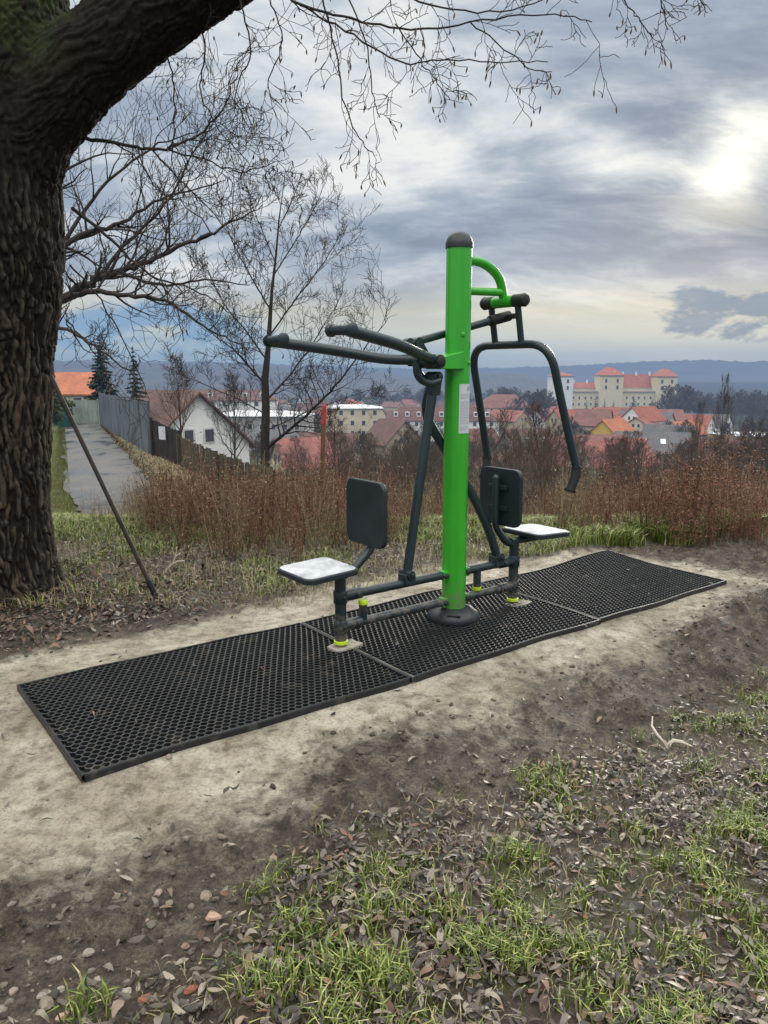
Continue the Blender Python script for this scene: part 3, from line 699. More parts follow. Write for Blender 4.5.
# ------------------------------------------------------------------ BRANCHING PLANTS
class Tubes:
    """many tapering limbs gathered into one mesh"""
    def __init__(s): s.V = []; s.F = []; s.n = 0
    def limb(s, P, r, k=5):
        P = np.asarray(P, float); r = np.asarray(r, float); n = len(P)
        t = np.gradient(P, axis=0); t /= np.maximum(np.linalg.norm(t, axis=1, keepdims=True), 1e-9)
        ref = np.array([0.3, .2, 1.0]) if abs(t[0][2]) < .9 else np.array([1.0, .2, 0])
        a = np.cross(t, ref); a /= np.maximum(np.linalg.norm(a, axis=1, keepdims=True), 1e-9); b = np.cross(t, a)
        ang = np.arange(k) * 2 * PI / k
        R = P[:, None] + (a[:, None] * np.cos(ang)[None, :, None] + b[:, None] * np.sin(ang)[None, :, None]) * r[:, None, None]
        s.V.append(R.reshape(-1, 3))
        i = np.arange(n - 1)[:, None] * k; j = np.arange(k)[None]; j2 = (j + 1) % k
        s.F.append(np.stack([i + j, i + j2, i + k + j2, i + k + j], -1).reshape(-1, 4) + s.n); s.n += n * k
    def build(s, name, mat, parent=None, **kw): return npmesh(name, np.concatenate(s.V), [np.concatenate(s.F)], mat, parent, smooth=True, **kw)
def unit(v): v = np.asarray(v, float); return v / max(1e-9, np.linalg.norm(v))
def grow(tb, p, d, Ln, r, lvl, rs, spread=.7, up=.15, wander=.16, kids=(5, 8), shrink=.62, minr=.0025, tips=None, first=.25, k=None, rt=None):
    n = max(4, int(5 + lvl)); P = [np.array(p, float)]; d = unit(d)
    for i in range(n):
        d = unit(d + rs.normal(0, wander, 3) + np.array([0, 0, up * .35])); P.append(P[-1] + d * Ln / n)
    P = np.array(P); rad = r * (1 - np.linspace(0, 1, n + 1) * .78); rad = np.maximum(rad, minr)
    tb.limb(P, rad, k or (7 if lvl >= 4 else 5 if lvl >= 2 else 3))
    if tips is not None and lvl == 0: tips.append((P[-1], d))
    if lvl > 0:
        nk = rs.randint(kids[0], kids[1] + 1)
        for c in range(nk):
            t = first + (1 - first) * (c + rs.uniform(.1, .9)) / nk; f = t * n; i = min(n - 1, int(f)); q = P[i] + (P[i + 1] - P[i]) * (f - i)
            ax = unit(P[i + 1] - P[i]); side = unit(np.cross(ax, rs.normal(0, 1, 3))); 
            nd = unit(ax * rs.uniform(.45, .9) + side * spread + np.array([0, 0, up]))
            grow(tb, q, nd, Ln * shrink * rs.uniform(.7, 1.15) * (1.15 - .45 * t), max(minr, rad[i] * .62), lvl - 1, rs, spread, up, wander, kids, shrink, minr, tips, .2)
def guide(tb, P, r0, r1, rs, lvl=1, n_kids=8, klen=.3, spread=.8, up=0, k=6, minr=.0025, kids=(3, 5), tips=None, wander=.2):
    """a limb laid along given points, smoothed, with sprouts"""
    P = np.asarray(P, float); m = len(P); tt_ = np.linspace(0, m - 1, (m - 1) * 6 + 1); out = []
    for t in tt_:
        i = min(m - 2, int(t)); f = t - i; p0, p1, p2, p3 = P[max(i - 1, 0)], P[i], P[i + 1], P[min(i + 2, m - 1)]
        out.append(.5 * (2 * p1 + (p2 - p0) * f + (2 * p0 - 5 * p1 + 4 * p2 - p3) * f * f + (3 * p1 - p0 - 3 * p2 + p3) * f ** 3))
    Q = np.array(out); n = len(Q); Q[1:-1] += rs.normal(0, r0 * .22 + .003, (n - 2, 3)); rad = np.linspace(r0, r1, n); tb.limb(Q, rad, k)
    for c in range(n_kids):
        t = (.12 + .88 * (c + rs.uniform(0, 1)) / n_kids) * (n - 1); i = min(n - 2, int(t)); ax = unit(Q[i + 1] - Q[i]); side = unit(np.cross(ax, rs.normal(0, 1, 3)))
        grow(tb, Q[i], unit(ax * .7 + side * spread + np.array([0, 0, up])), klen * rs.uniform(.5, 1.2), max(minr, rad[i] * .55), lvl, rs, spread, up, wander, kids, .6, minr, tips)

def bark_mat(name, c0, c1, moss=None, haze=True, sc=1.0, disp=.004):
    m = bpy.data.materials.new(name); nt = nodes(m); b = N(nt, 'ShaderNodeBsdfPrincipled'); P = pos(nt, (22 * sc, 22 * sc, 4 * sc), 'Object')
    n = tnoise(nt, P, 1.0, 6, .65, .5); n2 = tnoise(nt, pos(nt, None, 'Object'), 9, 5, .7)
    c = ramp(nt, n, [(.32, c0), (.66, c1)])
    c = mix(nt, c, ramp(nt, n2, [(.3, (.6, .6, .6)), (.7, (1.2, 1.2, 1.2))]), .7, 'MULTIPLY')
    if moss:
        at_ = N(nt, 'ShaderNodeVertexColor', layer_name='tone'); sp = N(nt, 'ShaderNodeSeparateColor'); nt.links.new(at_.outputs[0], sp.inputs[0])
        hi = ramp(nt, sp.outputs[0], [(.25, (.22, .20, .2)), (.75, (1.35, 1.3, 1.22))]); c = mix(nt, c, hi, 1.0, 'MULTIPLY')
        mf = math_(nt, 'MULTIPLY', sp.outputs[1], ramp(nt, n2, [(.36, (0, 0, 0)), (.6, (1, 1, 1))])); c = mix(nt, c, moss, mf)
    nt.links.new(c, b.inputs['Base Color']); b.inputs['Roughness'].default_value = .85; b.inputs['Specular IOR Level'].default_value = .25
    bump(nt, b, n, disp, .9); finish(nt, b, haze); return m
twig_m = bark_mat('dark_twig_bark', (.022, .017, .015), (.055, .043, .037), disp=.001)
grey_m = bark_mat('grey_twig_bark', (.05, .043, .038), (.11, .095, .085), disp=.001)

# ------------------------------------------------------------------ BIG TREE
def big_tree():
    root = empty('broadleaf_tree', (-2.62, 5.05, 0), 'massive old tree with furrowed bark and mossy fork at the left edge', 'tree')
    o3 = np.array([-2.62, 5.05, 0])
    tb = MB()
    def tubeR(P, R, k=28): tb.tube([tuple(np.array(p) - o3) for p in P], R, k)
    tubeR([(-2.74, 5.05, -.25), (-2.74, 5.05, .0), (-2.73, 5.05, .22), (-2.71, 5.05, .55), (-2.68, 5.05, 1.0), (-2.65, 5.05, 1.6), (-2.60, 5.05, 2.2), (-2.58, 5.05, 2.8), (-2.52, 5.1, 3.4), (-2.50, 5.15, 4.2), (-2.6, 5.2, 5.6)],
          [.60, .53, .48, .455, .455, .50, .555, .56, .57, .58, .50])
    tubeR([(-2.50, 5.05, 1.9), (-2.40, 5.03, 2.45), (-2.15, 5.0, 2.93), (-1.79, 5.0, 3.26), (-1.46, 5.0, 3.48), (-1.06, 5.0, 3.71), (-.55, 5.0, 3.98), (.2, 4.95, 4.4), (1.4, 4.8, 4.9), (2.6, 4.7, 5.2)],
          [.30, .30, .285, .262, .238, .218, .20, .17, .12, .07])
    for a, L_ in ((-1.5, .58), (-2.4, .8), (1.8, .7)):     # root flares
        c, s_ = math.cos(a), math.sin(a)
        tubeR([(-2.62 + c * .25, 5.05 + s_ * .25, .62), (-2.62 + c * .42, 5.05 + s_ * .42, .26), (-2.62 + c * .62, 5.05 + s_ * .62, .05), (-2.62 + c * L_ * 1.15, 5.05 + s_ * L_ * 1.15, -.12)], [.22, .22, .17, .10], 14)
    me0 = bpy.data.meshes.new('tmp'); me0.from_pydata(tb.v, [], tb.f); me0.update()
    ob = bpy.data.objects.new('tmp', me0); COL.objects.link(ob)
    md = ob.modifiers.new('r', 'REMESH'); md.mode = 'VOXEL'; md.voxel_size = .0105
    s_ = ob.modifiers.new('s', 'SMOOTH'); s_.iterations = 14; s_.factor = .6
    dg = bpy.context.evaluated_depsgraph_get(); me = bpy.data.meshes.new_from_object(ob.evaluated_get(dg)); bpy.data.objects.remove(ob)
    n = len(me.vertices); co_ = np.zeros(n * 3, np.float32); me.vertices.foreach_get('co', co_); co_ = co_.reshape(-1, 3).astype(float)
    no = np.zeros(n * 3, np.float32); me.vertex_normals.foreach_get('vector', no) if hasattr(me, 'vertex_normals') else None; no = no.reshape(-1, 3)
    x, y, z = co_.T
    # along-limb coordinates: trunk uses z, limb leans, so shear the sampling there
    limb = sm(-.05, .35, (x - .25) * .6 + (z - 2.75) * .5) * sm(2.2, 2.9, z)
    lx = (x * .84 + z * .54); lz = (-x * .54 + z * .84)
    def ridges(p, q, l, seed, f):
        # long interlaced plates: cell borders are the furrows
        wx = (fbm(p * 6, l * 4.5, 4, seed, q * 6) - .5) * .17; w2 = (fbm(p * 6 + 7, l * 4.5, 4, seed + 5, q * 6) - .5) * .17
        P = np.stack([(p + wx) * f, (q + w2) * f, l * f * .07 + fbm(p * 9, q * 9, 2, seed + 3) * .8], -1); C0 = np.floor(P)
        d1 = np.full(len(p), 9.0); d2 = np.full(len(p), 9.0)
        for i in (-1, 0, 1):
            for j in (-1, 0, 1):
                for k in (-1, 0, 1):
                    c = C0 + np.array([i, j, k]); o = np.stack([_hash(c[:, 0], c[:, 1], c[:, 2], seed + m) for m in (1, 2, 3)], -1)
                    d = np.linalg.norm(c + o - P, axis=1); m_ = d < d1; d2 = np.where(m_, d1, np.minimum(d2, d)); d1 = np.where(m_, d, d1)
        return (d2 - d1) * 2.2
    a = ridges(x, y, z, 3, 24.0); b = ridges(lz, y, lx, 3, 24.0); rd = a * (1 - limb) + b * limb
    rd = np.clip(rd, 0, 1)      # 0 in the furrow, 1 on the ridge
    fine = fbm(x * 60, z * 18, 3, 33, y * 60) - .5
    plates = fbm(x * 6, z * 3.0, 3, 71, y * 6) - .5
    d_ = -.020 * (1 - sm(.0, .8, rd)) + .024 * fine + .024 * plates
    d_ *= (1 - .3 * limb)
    co_ += no * d_[:, None]
    me.vertices.foreach_set('co', co_.astype(np.float32).ravel()); me.update()
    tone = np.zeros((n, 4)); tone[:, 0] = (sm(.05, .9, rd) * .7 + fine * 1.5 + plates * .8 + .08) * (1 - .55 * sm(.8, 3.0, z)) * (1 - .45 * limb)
    wx, wz = x + o3[0], z
    fork = np.exp(-(((wx + 2.05) / .22) ** 2 + ((wz - 3.5) / .35) ** 2)) + .4 * sm(.4, .9, no[:, 2]) * limb
    tone[:, 1] = np.clip(fork * (.4 + fbm(x * 5, z * 5, 3, 12, y * 5)), 0, 1); tone[:, 3] = 1
    ca = me.color_attributes.new('tone', 'FLOAT_COLOR', 'POINT'); ca.data.foreach_set('color', tone.astype(np.float32).ravel())
    me.polygons.foreach_set('use_smooth', [True] * len(me.polygons))
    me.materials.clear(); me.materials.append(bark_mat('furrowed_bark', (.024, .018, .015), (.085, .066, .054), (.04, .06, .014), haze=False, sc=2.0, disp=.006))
    me.name = 'trunk'; t = bpy.data.objects.new('trunk', me); COL.objects.link(t); t.parent = root
    # hanging twigs
    rs = np.random.RandomState(11); tw = Tubes(); tips = []
    G = [([(262, -30, 4.9), (300, 5, 4.8), (352, 18, 4.7), (410, 30, 4.6), (470, 22, 4.5), (545, 15, 4.4), (592, 22, 4.4)], .011, 14, .30),
         ([(300, 5, 4.8), (345, 30, 4.7), (398, 62, 4.6), (440, 60, 4.6), (500, 62, 4.5), (548, 62, 4.5)], .008, 10, .25),
         ([(320, -10, 4.8), (335, 50, 4.75), (345, 105, 4.7), (362, 142, 4.7), (377, 155, 4.7)], .0075, 9, .22),
         ([(345, -10, 4.8), (368, 50, 4.7), (372, 92, 4.7), (380, 118, 4.7)], .006, 7, .2),
         ([(395, 24, 4.65), (420, 60, 4.6), (436, 80, 4.6), (450, 100, 4.6)], .005, 7, .18),
         ([(470, 22, 4.5), (500, 45, 4.5), (530, 68, 4.5), (552, 72, 4.5)], .005, 5, .16),
         ([(375, -20, 4.7), (430, 5, 4.6), (500, 12, 4.5), (560, -8, 4.4)], .008, 9, .22),
         ([(600, -40, 4.4), (628, 5, 4.4), (640, 22, 4.4), (652, 36, 4.4)], .005, 6, .18), ([(650, -40, 4.4), (662, 5, 4.4), (668, 30, 4.4)], .005, 5, .16), ([(690, -40, 4.4), (702, 3, 4.4)], .004, 3, .1),
         ([(85, 138, 5.1), (130, 146, 5.1), (165, 150, 5.1), (205, 128, 5.2), (228, 100, 5.2), (240, 60, 5.2)], .016, 14, .40),
         ([(165, 150, 5.1), (205, 160, 5.1), (240, 172, 5.0), (275, 162, 5.0)], .008, 10, .32),
         ([(150, 148, 5.1), (185, 185, 5.2), (215, 215, 5.2), (250, 262, 5.2)], .007, 10, .34),
         ([(150, 20, 5.0), (168, 60, 5.1), (175, 100, 5.1), (172, 160, 5.1), (185, 200, 5.1)], .008, 9, .3),
         ([(195, -5, 5.0), (205, 50, 5.0), (200, 90, 5.0), (220, 130, 5.0), (250, 165, 5.0)], .008, 12, .3),
         ([(240, 0, 4.9), (250, 50, 4.9), (235, 95, 4.9), (250, 130, 4.9)], .007, 11, .28),
         ([(270, 0, 4.9), (282, 40, 4.9), (268, 85, 4.9), (285, 112, 4.9)], .006, 10, .24),
         ([(72, 208, 5.1), (112, 240, 5.1), (150, 275, 5.1), (200, 292, 5.2), (235, 318, 5.2)], .015, 10, .36),
         ([(70, 265, 5.1), (100, 300, 5.1), (125, 345, 5.1), (150, 400, 5.2)], .008, 8, .35),
         ([(66, 320, 5.1), (88, 345, 5.1), (112, 380, 5.1)], .007, 6, .3)]
    for P, r, nk, kl in G:
        guide(tw, [at(*p) - o3 for p in P], r * .8, .0025, rs, 1, nk, kl * 1.15, .85, -.12, 5, .0019, (3, 6), tips, .28)
    # catkins and dry seed pods on the tips
    tw.build('branches', twig_m, root)
    ck = Tubes(); 
    for (p, d) in tips:
        if rs.rand() < .30:
            q = np.array(p); L_ = rs.uniform(.02, .045); dn = unit(np.array([rs.normal(0, .25), rs.normal(0, .25), -1])); 
            ck.limb([q, q + dn * L_ * .2, q + dn * L_ * .6, q + dn * L_], [.001, .0045, .005, .001], 5)
    o = ck.build('catkins', simple('brown_catkin', (.11, .075, .045), .8, haze=False), root)
    if True: o['kind'] = 'stuff'
big_tree()

# leaning iron bar, marker stake
rust = simple('rusty_brown_paint', (.035, .025, .021), .6, var=.4, scale=20, dirt=((.12, .06, .035), .6), bmp=.001, bscale=120)
p1, p0 = np.array([-1.99, 4.66, 1.43]), np.array([-1.475, 4.80, .015])
st = empty('leaning_pole', tuple(p0), 'thin brown pole leaning against the big tree trunk', 'pole')
g = MB(); g.tube([(0, 0, 0), tuple(p1 - p0)], .0140, 12); g.build('shaft', rust, st, True)
g = MB(); dd = unit(p1 - p0); g.tube([tuple(dd * -.01), tuple(dd * .12)], .019, 12); g.build('ferrule', blackr, st, True)
wood = simple('weathered_wood', (.16, .085, .045), .8, var=.35, scale=6, stretch=(6, 6, 1), bmp=.003, bscale=20)
redp = simple('red_spray_paint', (.42, .06, .05), .7, var=.4, scale=15)
sx, sy = -.645, 8.0; sz = float(T(sx, sy))
st = empty('marker_stake', (sx, sy, sz), 'wooden survey stake with a red painted top among dry weeds', 'stake')
g = MB(); g.box((0, 0, .46), (.048, .045, 1.25), rot=Matrix.Rotation(.03, 3, 'Y')); g.build('shaft', wood, st, bev=.004)
g = MB(); g.box((.023, 0, 1.13), (.054, .050, .20), rot=Matrix.Rotation(.03, 3, 'Y')); g.build('painted_top', redp, st, bev=.004)

# ------------------------------------------------------------------ BACKGROUND BARE TREES
def bare_tree(name, label, loc, seed, H, r, mat, group=None, lvl=3, kids=(5, 8), spread=.75, up=.2, minr=.006, first=.3, cat='tree', lean=(0, 0, 1), shrink=.6, wander=.1):
    rs = np.random.RandomState(seed); root = empty(name, loc, label, cat, group)
    tr = Tubes(); n = 12; P = [np.zeros(3)]; d = unit(lean)
    for i in range(n): d = unit(d + rs.normal(0, .05, 3) + np.array([0, 0, .05])); P.append(P[-1] + d * H / n)
    P = np.array(P); rad = r * (1 - np.linspace(0, 1, n + 1) ** 1.1 * .93); rad[0] *= 1.25; tr.limb(P, rad, 9); tr.build('trunk', mat, root)
    cr = Tubes(); nk = int(kids[1] * 3.2)
    for c in range(nk):
        t = first + (1 - first) * (c + rs.uniform(0, 1)) / nk; i = min(n - 1, int(t * n)); q = P[i] + (P[i + 1] - P[i]) * (t * n - i)
        a = c * 2.4 + rs.uniform(-.4, .4); side = np.array([math.cos(a), math.sin(a), 0])
        Lb = H * (.44 * (1 - t) ** .75 + .05) * rs.uniform(.8, 1.15)
        grow(cr, q, unit(side * spread + np.array([0, 0, .55 + .5 * t])), Lb, rad[i] * .55, lvl - 1, rs, spread * .9, up, wander, kids, shrink, minr)
    cr.build('crown', mat, root); return root
# slender ash-like tree behind the fence
P0 = at(265, 465, 25); P0[2] = float(T(P0[0], P0[1]))
def slender():
    root = empty('bare_tree', tuple(P0), 'slender dark bare tree with upswept fan of twigs behind the wooden fence', 'tree'); rs = np.random.RandomState(6); Y = 25
    A = lambda l: [at(a, b, Y + c) - P0 for a, b, c in l]
    tr = Tubes(); tr.limb([np.zeros(3) - [0, 0, .2]] + A([(265, 440, 0), (266, 410, 0), (265, 380, 0), (268, 350, 0), (270, 320, 0), (272, 290, .1), (276, 255, .1), (279, 220, .1), (283, 190, 0), (286, 166, 0)]), [.19, .15, .135, .12, .088, .066, .048, .034, .022, .013, .006], 9); tr.build('trunk', twig_m, root)
    cr = Tubes()
    for l, r_, nk, kl in (([(268, 448, 0), (295, 425, -.5), (330, 392, -1), (362, 352, -1.3), (388, 318, -1.5)], .075, 16, 1.5), ([(266, 400, 0), (290, 375, .5), (318, 335, 1), (345, 290, 1.3)], .05, 14, 1.3),
                       ([(265, 385, 0), (248, 365, 0), (228, 345, -.3), (198, 325, -.6)], .05, 12, 1.2), ([(267, 360, 0), (245, 330, .6), (222, 300, 1), (205, 262, 1.2)], .04, 13, 1.2), ([(270, 335, 0), (295, 300, -.5), (322, 265, -.8), (342, 232, -1)], .04, 13, 1.2),
                       ([(271, 310, 0), (250, 275, -.5), (232, 240, -.8), (222, 212, -1)], .034, 12, 1.0), ([(274, 275, .1), (296, 240, .5), (312, 212, .8), (322, 190, 1)], .028, 11, .9), ([(275, 262, 0), (262, 230, .3), (250, 200, .5), (246, 180, .6)], .024, 10, .8),
                       ([(278, 230, 0), (290, 205, -.3), (300, 180, -.5)], .018, 8, .6), ([(281, 205, 0), (272, 185, .2), (268, 168, .3)], .014, 7, .5), ([(266, 415, 0), (240, 400, .8), (205, 385, 1.2), (175, 372, 1.5)], .035, 12, 1.1), ([(267, 430, 0), (300, 415, .8), (345, 398, 1.4), (385, 385, 1.8)], .03, 12, 1.1)):
        guide(cr, A(l), r_ * .8, .008, rs, 2, int(nk * 1.5), kl * .95, .85, .16, 6, .0058, (4, 6), None, .16)
    cr.build('crown', twig_m, root)
slender()

def limb_tree():
    Y = 15.0; root = empty('bare_tree', (-7.4, Y, float(T(-7.4, Y))), 'spreading bare tree with heavy crooked limbs behind the big trunk', 'tree')
    o3 = np.array(root.location); rs = np.random.RandomState(21); tr = Tubes()
    def A(l): return [at(x, y, Y + dy) - o3 for x, y, dy in l]
    tp = [(0, 0, -.2), (0.02, 0, 1.2), (.05, 0, 2.2)]
    base = [np.array(p) for p in tp] + A([(10, 330, 0)])
    tr.limb(base, [.34, .28, .26, .24], 10); tr.build('trunk', twig_m, root)
    cr = Tubes()
    for l, r, nk, kl in ([[(10, 330, 0), (60, 300, 0), (95, 280, 0), (118, 272, .3), (150, 262, .5), (195, 240, .8), (232, 222, 1), (262, 205, 1.2)], .13, 22, 1.7],
                     [[(60, 300, 0), (95, 292, -.5), (130, 296, -1), (165, 300, -1.4), (210, 330, -1.8), (248, 350, -2)], .075, 16, 1.2],
                     [[(10, 330, 0), (40, 270, 0), (80, 235, .5), (120, 222, 1), (170, 196, 1.5), (225, 180, 2)], .10, 20, 1.7],
                     [[(10, 330, 0), (30, 230, -.5), (60, 160, -.5), (100, 110, 0), (140, 70, .4)], .11, 20, 1.9],
                     [[(95, 280, 0), (130, 240, .4), (165, 205, .6), (190, 160, .8), (215, 120, 1)], .05, 18, 1.5],
                     [[(118, 272, .3), (160, 285, 0), (205, 280, -.3), (250, 285, -.5)], .045, 14, 1.0],
                     [[(20, 320, -.8), (66, 330, -1.5), (100, 350, -2), (140, 380, -2.5)], .05, 12, 1.0],
                     [[(10, 330, 0), (60, 250, 1), (100, 190, 1.5), (150, 150, 2), (200, 130, 2.5)], .07, 16, 1.6]):
        guide(cr, A(l), r * .8, .008, rs, 2, int(nk * 1.0), kl * .8, .8, .22, 7, .0042, (3, 5), None, .18)
    cr.build('crown', twig_m, root)
limb_tree()
# prototypes of small bare trees and bushes, shared by copies
def place(proto, x, y, s, rz, label, group=None, sz=None, z=None):
    c = copy_tree(proto); c.location = (x, y, float(T(x, y, False)) - .05 if z is None else z); c.scale = (s, s, sz or s); c.rotation_euler = (0, 0, rz)
    c['label'] = label
    if group: c['group'] = group
    return c
def bush_proto(seed, H, mat, n=14, lvl=2, minr=.004, spread=.5):
    rs = np.random.RandomState(seed); root = empty('bare_bush', (0, 0, -500), 'x', 'bush'); tb = Tubes()
    for i in range(n):
        a = rs.uniform(0, 2 * PI); d = unit([math.cos(a) * .38, math.sin(a) * .38, 1]); 
        grow(tb, (math.cos(a) * .15 * H * .3, math.sin(a) * .15 * H * .3, 0), d, H * rs.uniform(.6, 1.0), .012 * H / 2, lvl, rs, spread, .2, .12, (4, 6), .55, minr)
    tb.build('stems', mat, root); return root
def tree_proto(seed, mat, lvl=3, minr=.012, kids=(5, 7), first=.25):
    return bare_tree('bare_tree', 'x', (0, 0, -500), seed, 10, .16, mat, None, lvl, kids, .8, .2, minr, first)
redtw = bark_mat('reddish_twig_bark', (.07, .04, .032), (.16, .10, .08), disp=.001)
brn = bark_mat('brown_twig_bark', (.055, .042, .032), (.13, .10, .075), disp=.001)
bushes = [bush_proto(31, 2.4, grey_m), bush_proto(32, 2.4, brn), bush_proto(33, 2.4, redtw, 18), bush_proto(34, 2.6, brn, 12)]
trees_n = [tree_proto(41, grey_m), tree_proto(42, brn), tree_proto(43, redtw)]
trees_f = [tree_proto(51, grey_m, 3, .05, (5, 6), .1), tree_proto(52, brn, 3, .05, (5, 6), .1), tree_proto(53, grey_m, 3, .055, (5, 6), .1)]
protos = bushes + trees_n + trees_f
rs = np.random.RandomState(99)
bcol = ['grey', 'brown', 'reddish', 'dark']
def scatter_b(px, Y, h, kind, label, group):
    x = xat(px, Y); place(bushes[kind], x, Y, h / 2.4, rs.uniform(0, 6), label, group)
# thicket on the slope behind the weeds
GB = 'bare bushes of the thicket on the slope'
for i in range(64):
    px = rs.uniform(330, 800); Y = rs.uniform(11.5, 24); kind = rs.randint(0, 4)
    tz = float(T0(xat(px, Y), Y)); 
    # reach about the height seen there
    top = np.interp(px, [330, 420, 480, 560, 620, 700, 800], [478, 468, 462, 466, 470, 466, 462]) + rs.uniform(0, 30)
    h = CAMH - Y * (top - HORY) / FPX - tz
    scatter_b(px, Y, max(.9, min(h, 3.0)), kind, 'bare %s bush in the tangled thicket below the machine' % bcol[kind], GB)
for i in range(16):
    px = rs.uniform(285, 420); Y = rs.uniform(21, 34); kind = rs.randint(0, 4)
    tz = float(T0(xat(px, Y), Y)); h = CAMH - Y * (rs.uniform(445, 478) - HORY) / FPX - tz
    scatter_b(px, Y, max(1.5, min(h, 5)), kind, 'leafless %s shrub in a garden beyond the wooden fence' % bcol[kind], 'leafless shrubs beyond the wooden fence')
for i in range(100):
    px = rs.uniform(400, 800) if i > 12 else rs.uniform(270, 400); Y = rs.uniform(28, 95); x = xat(px, Y); tz = float(T0(x, Y)); h = CAMH - Y * (rs.uniform(422, 468) - HORY) / FPX - tz
    if px > 575 and px < 660 and h > 6: h *= .8
    k_ = rs.randint(3); place(trees_n[k_], x, Y, max(2, h) / 10.5 * 1.15, rs.uniform(0, 6), 'bare %s tree on the slope between the thicket and the nearest roofs' % ['grey', 'brown', 'reddish'][k_], 'bare trees on the slope above the town', sz=max(2, h) / 10.5)
for px, Y, py, k_, lab in ((232, 27, 372, 0, 'thin grey bare sapling in front of the white house'), (182, 33, 352, 2, 'thin dark bare sapling over the end of the metal fence'),
                     (335, 24, 402, 2, 'small dark bare tree right of the red topped stake'),
                     (545, 19, 398, 2, 'crooked dark bare tree under the pull bar'), (515, 26, 405, 1, 'brown bare tree behind the right backrest'),
                     (700, 16, 398, 0, 'tall thin grey sapling on the right above the weeds'), (724, 20, 372, 0, 'tallest thin sapling near the right edge'), (690, 30, 425, 2, 'dark small bare tree before the maroon roof'),
                     (620, 22, 432, 2, 'dark round bare tree before the grey roof'), (760, 24, 418, 0, 'grey bare tree at the right edge behind the weeds'), (425, 30, 418, 1, 'brown bare tree left of the green post')):
    x = xat(px, Y); tz = float(T0(x, Y)); h = CAMH - Y * (py - HORY) / FPX - tz
    place(trees_n[k_], x, Y, h / 10.5 * (.28 if px in (700, 724) else .8), rs.uniform(0, 6), lab, sz=h / 10.5)

# ------------------------------------------------------------------ SPRUCES, EVERGREENS
needle_m = island('spruce_needles', [(0, (.014, .026, .022)), (.6, (.04, .062, .055)), (1, (.10, .13, .13))], .8, True)
def spruce(name, x, y, H, R, label, seed, group=None, mat=needle_m, rows=26, dens=1.0, z=None):
    rs = np.random.RandomState(seed); root = empty(name, (x, y, float(T(x, y, False)) if z is None else z), label, 'tree', group)
    g = MB(); g.tube([(0, 0, 0), (0, 0, H * .5), (0, 0, H * .99)], [H * .018, H * .012, .01], 7); g.build('trunk', twig_m, root, True)
    V = []; n = 0
    for i in range(rows):
        t = i / (rows - 1); z_ = H * (.10 + .88 * t); r = R * (1 - t) ** .85 + .04 * R
        for b in range(int((9 - 5 * t) * dens)):
            a = rs.uniform(0, 2 * PI); L_ = r * rs.uniform(.65, 1.12); dr = -.28 - .15 * (1 - t)
            m = int(14 + 26 * (1 - t))
            for q in range(m):
                f = (q + .5) / m; pr = L_ * f; w = .34 * r * (1 - f * .5) + .06; c = np.array([math.cos(a) * pr, math.sin(a) * pr, z_ + pr * dr + .18 * L_ * f * f + rs.normal(0, .02 * R)])
                s_ = rs.uniform(.5, 1.1) * w; e = unit([math.cos(a + rs.choice([-1, 1]) * rs.uniform(.5, 1.3)), math.sin(a + rs.uniform(-1.2, 1.2)), rs.uniform(-.7, .15)])
                o_ = unit(np.cross(e, rs.normal(0, 1, 3))) * s_ * .34
                V += [c - o_, c + o_, c + e * s_]
    V = np.array(V); k = len(V) // 3
    npmesh('crown', V, [np.arange(k * 3).reshape(-1, 3)], mat, root); return root
p = at(107, 430, 62); spruce('spruce_tree', p[0], 62, 0, 0, 'x', 1) if False else None
def sp(px, Y, pytop, pxw, label, seed, name='spruce_tree', group=None, **kw):
    x = xat(px, Y); tz = float(T(x, Y, False)); H = CAMH - Y * (pytop - HORY) / FPX - tz
    spruce(name, x, Y, H, pxw / 2 / FPX * Y, label, seed, group, **kw)
sp(107, 58, 336, 44, 'taller of two dark spruces beyond the metal fence', 1, rows=30, dens=1.6)
sp(139, 62, 346, 42, 'shorter dark spruce beside the taller one, nearer the brown roof', 2, rows=28, dens=1.6)
ever = island('thuja_foliage', [(0, (.02, .03, .01)), (.6, (.05, .07, .02)), (1, (.09, .11, .035))], .8, True)
def bushy(name, x, y, z, H, R, label, seed, mat, cat='bush', group=None, n=1600, ls=.10):
    rs = np.random.RandomState(seed); root = empty(name, (x, y, z), label, cat, group)
    g = MB(); g.tube([(0, 0, 0), (0, 0, H * .6)], [R * .1, R * .04], 6); g.build('trunk', twig_m, root, True)
    t = rs.rand(n) ** .8; a = rs.uniform(0, 2 * PI, n); rr = R * np.sqrt(np.clip(1 - (2 * t - .9) ** 2, .05, 1)) * rs.uniform(.5, 1.08, n) * (1 + .22 * np.sin(a * 3 + t * 9))
    c = np.stack([np.cos(a) * rr, np.sin(a) * rr, t * H], -1); e = rs.normal(0, 1, (n, 3)); e /= np.linalg.norm(e, axis=1, keepdims=True); f = np.cross(e, rs.normal(0, 1, (n, 3))); f /= np.linalg.norm(f, axis=1, keepdims=True)
    s_ = ls * rs.uniform(.5, 1.2, (n, 1)); V = np.stack([c - e * s_, c + f * s_ * .6, c + e * s_, c - f * s_ * .6], 1).reshape(-1, 3)
    npmesh('foliage', V, [np.arange(n * 4).reshape(-1, 4)], mat, root)
x = xat(52, 40); bushy('evergreen_bush', x, 40, -1.2, 1.9, .75, 'olive green evergreen bush at the left of the lane end', 5, ever)
x = xat(62, 46); bushy('evergreen_bush', x, 46, -1.3, 1.3, .8, 'low dark evergreen shrub behind the green bin', 6, ever)

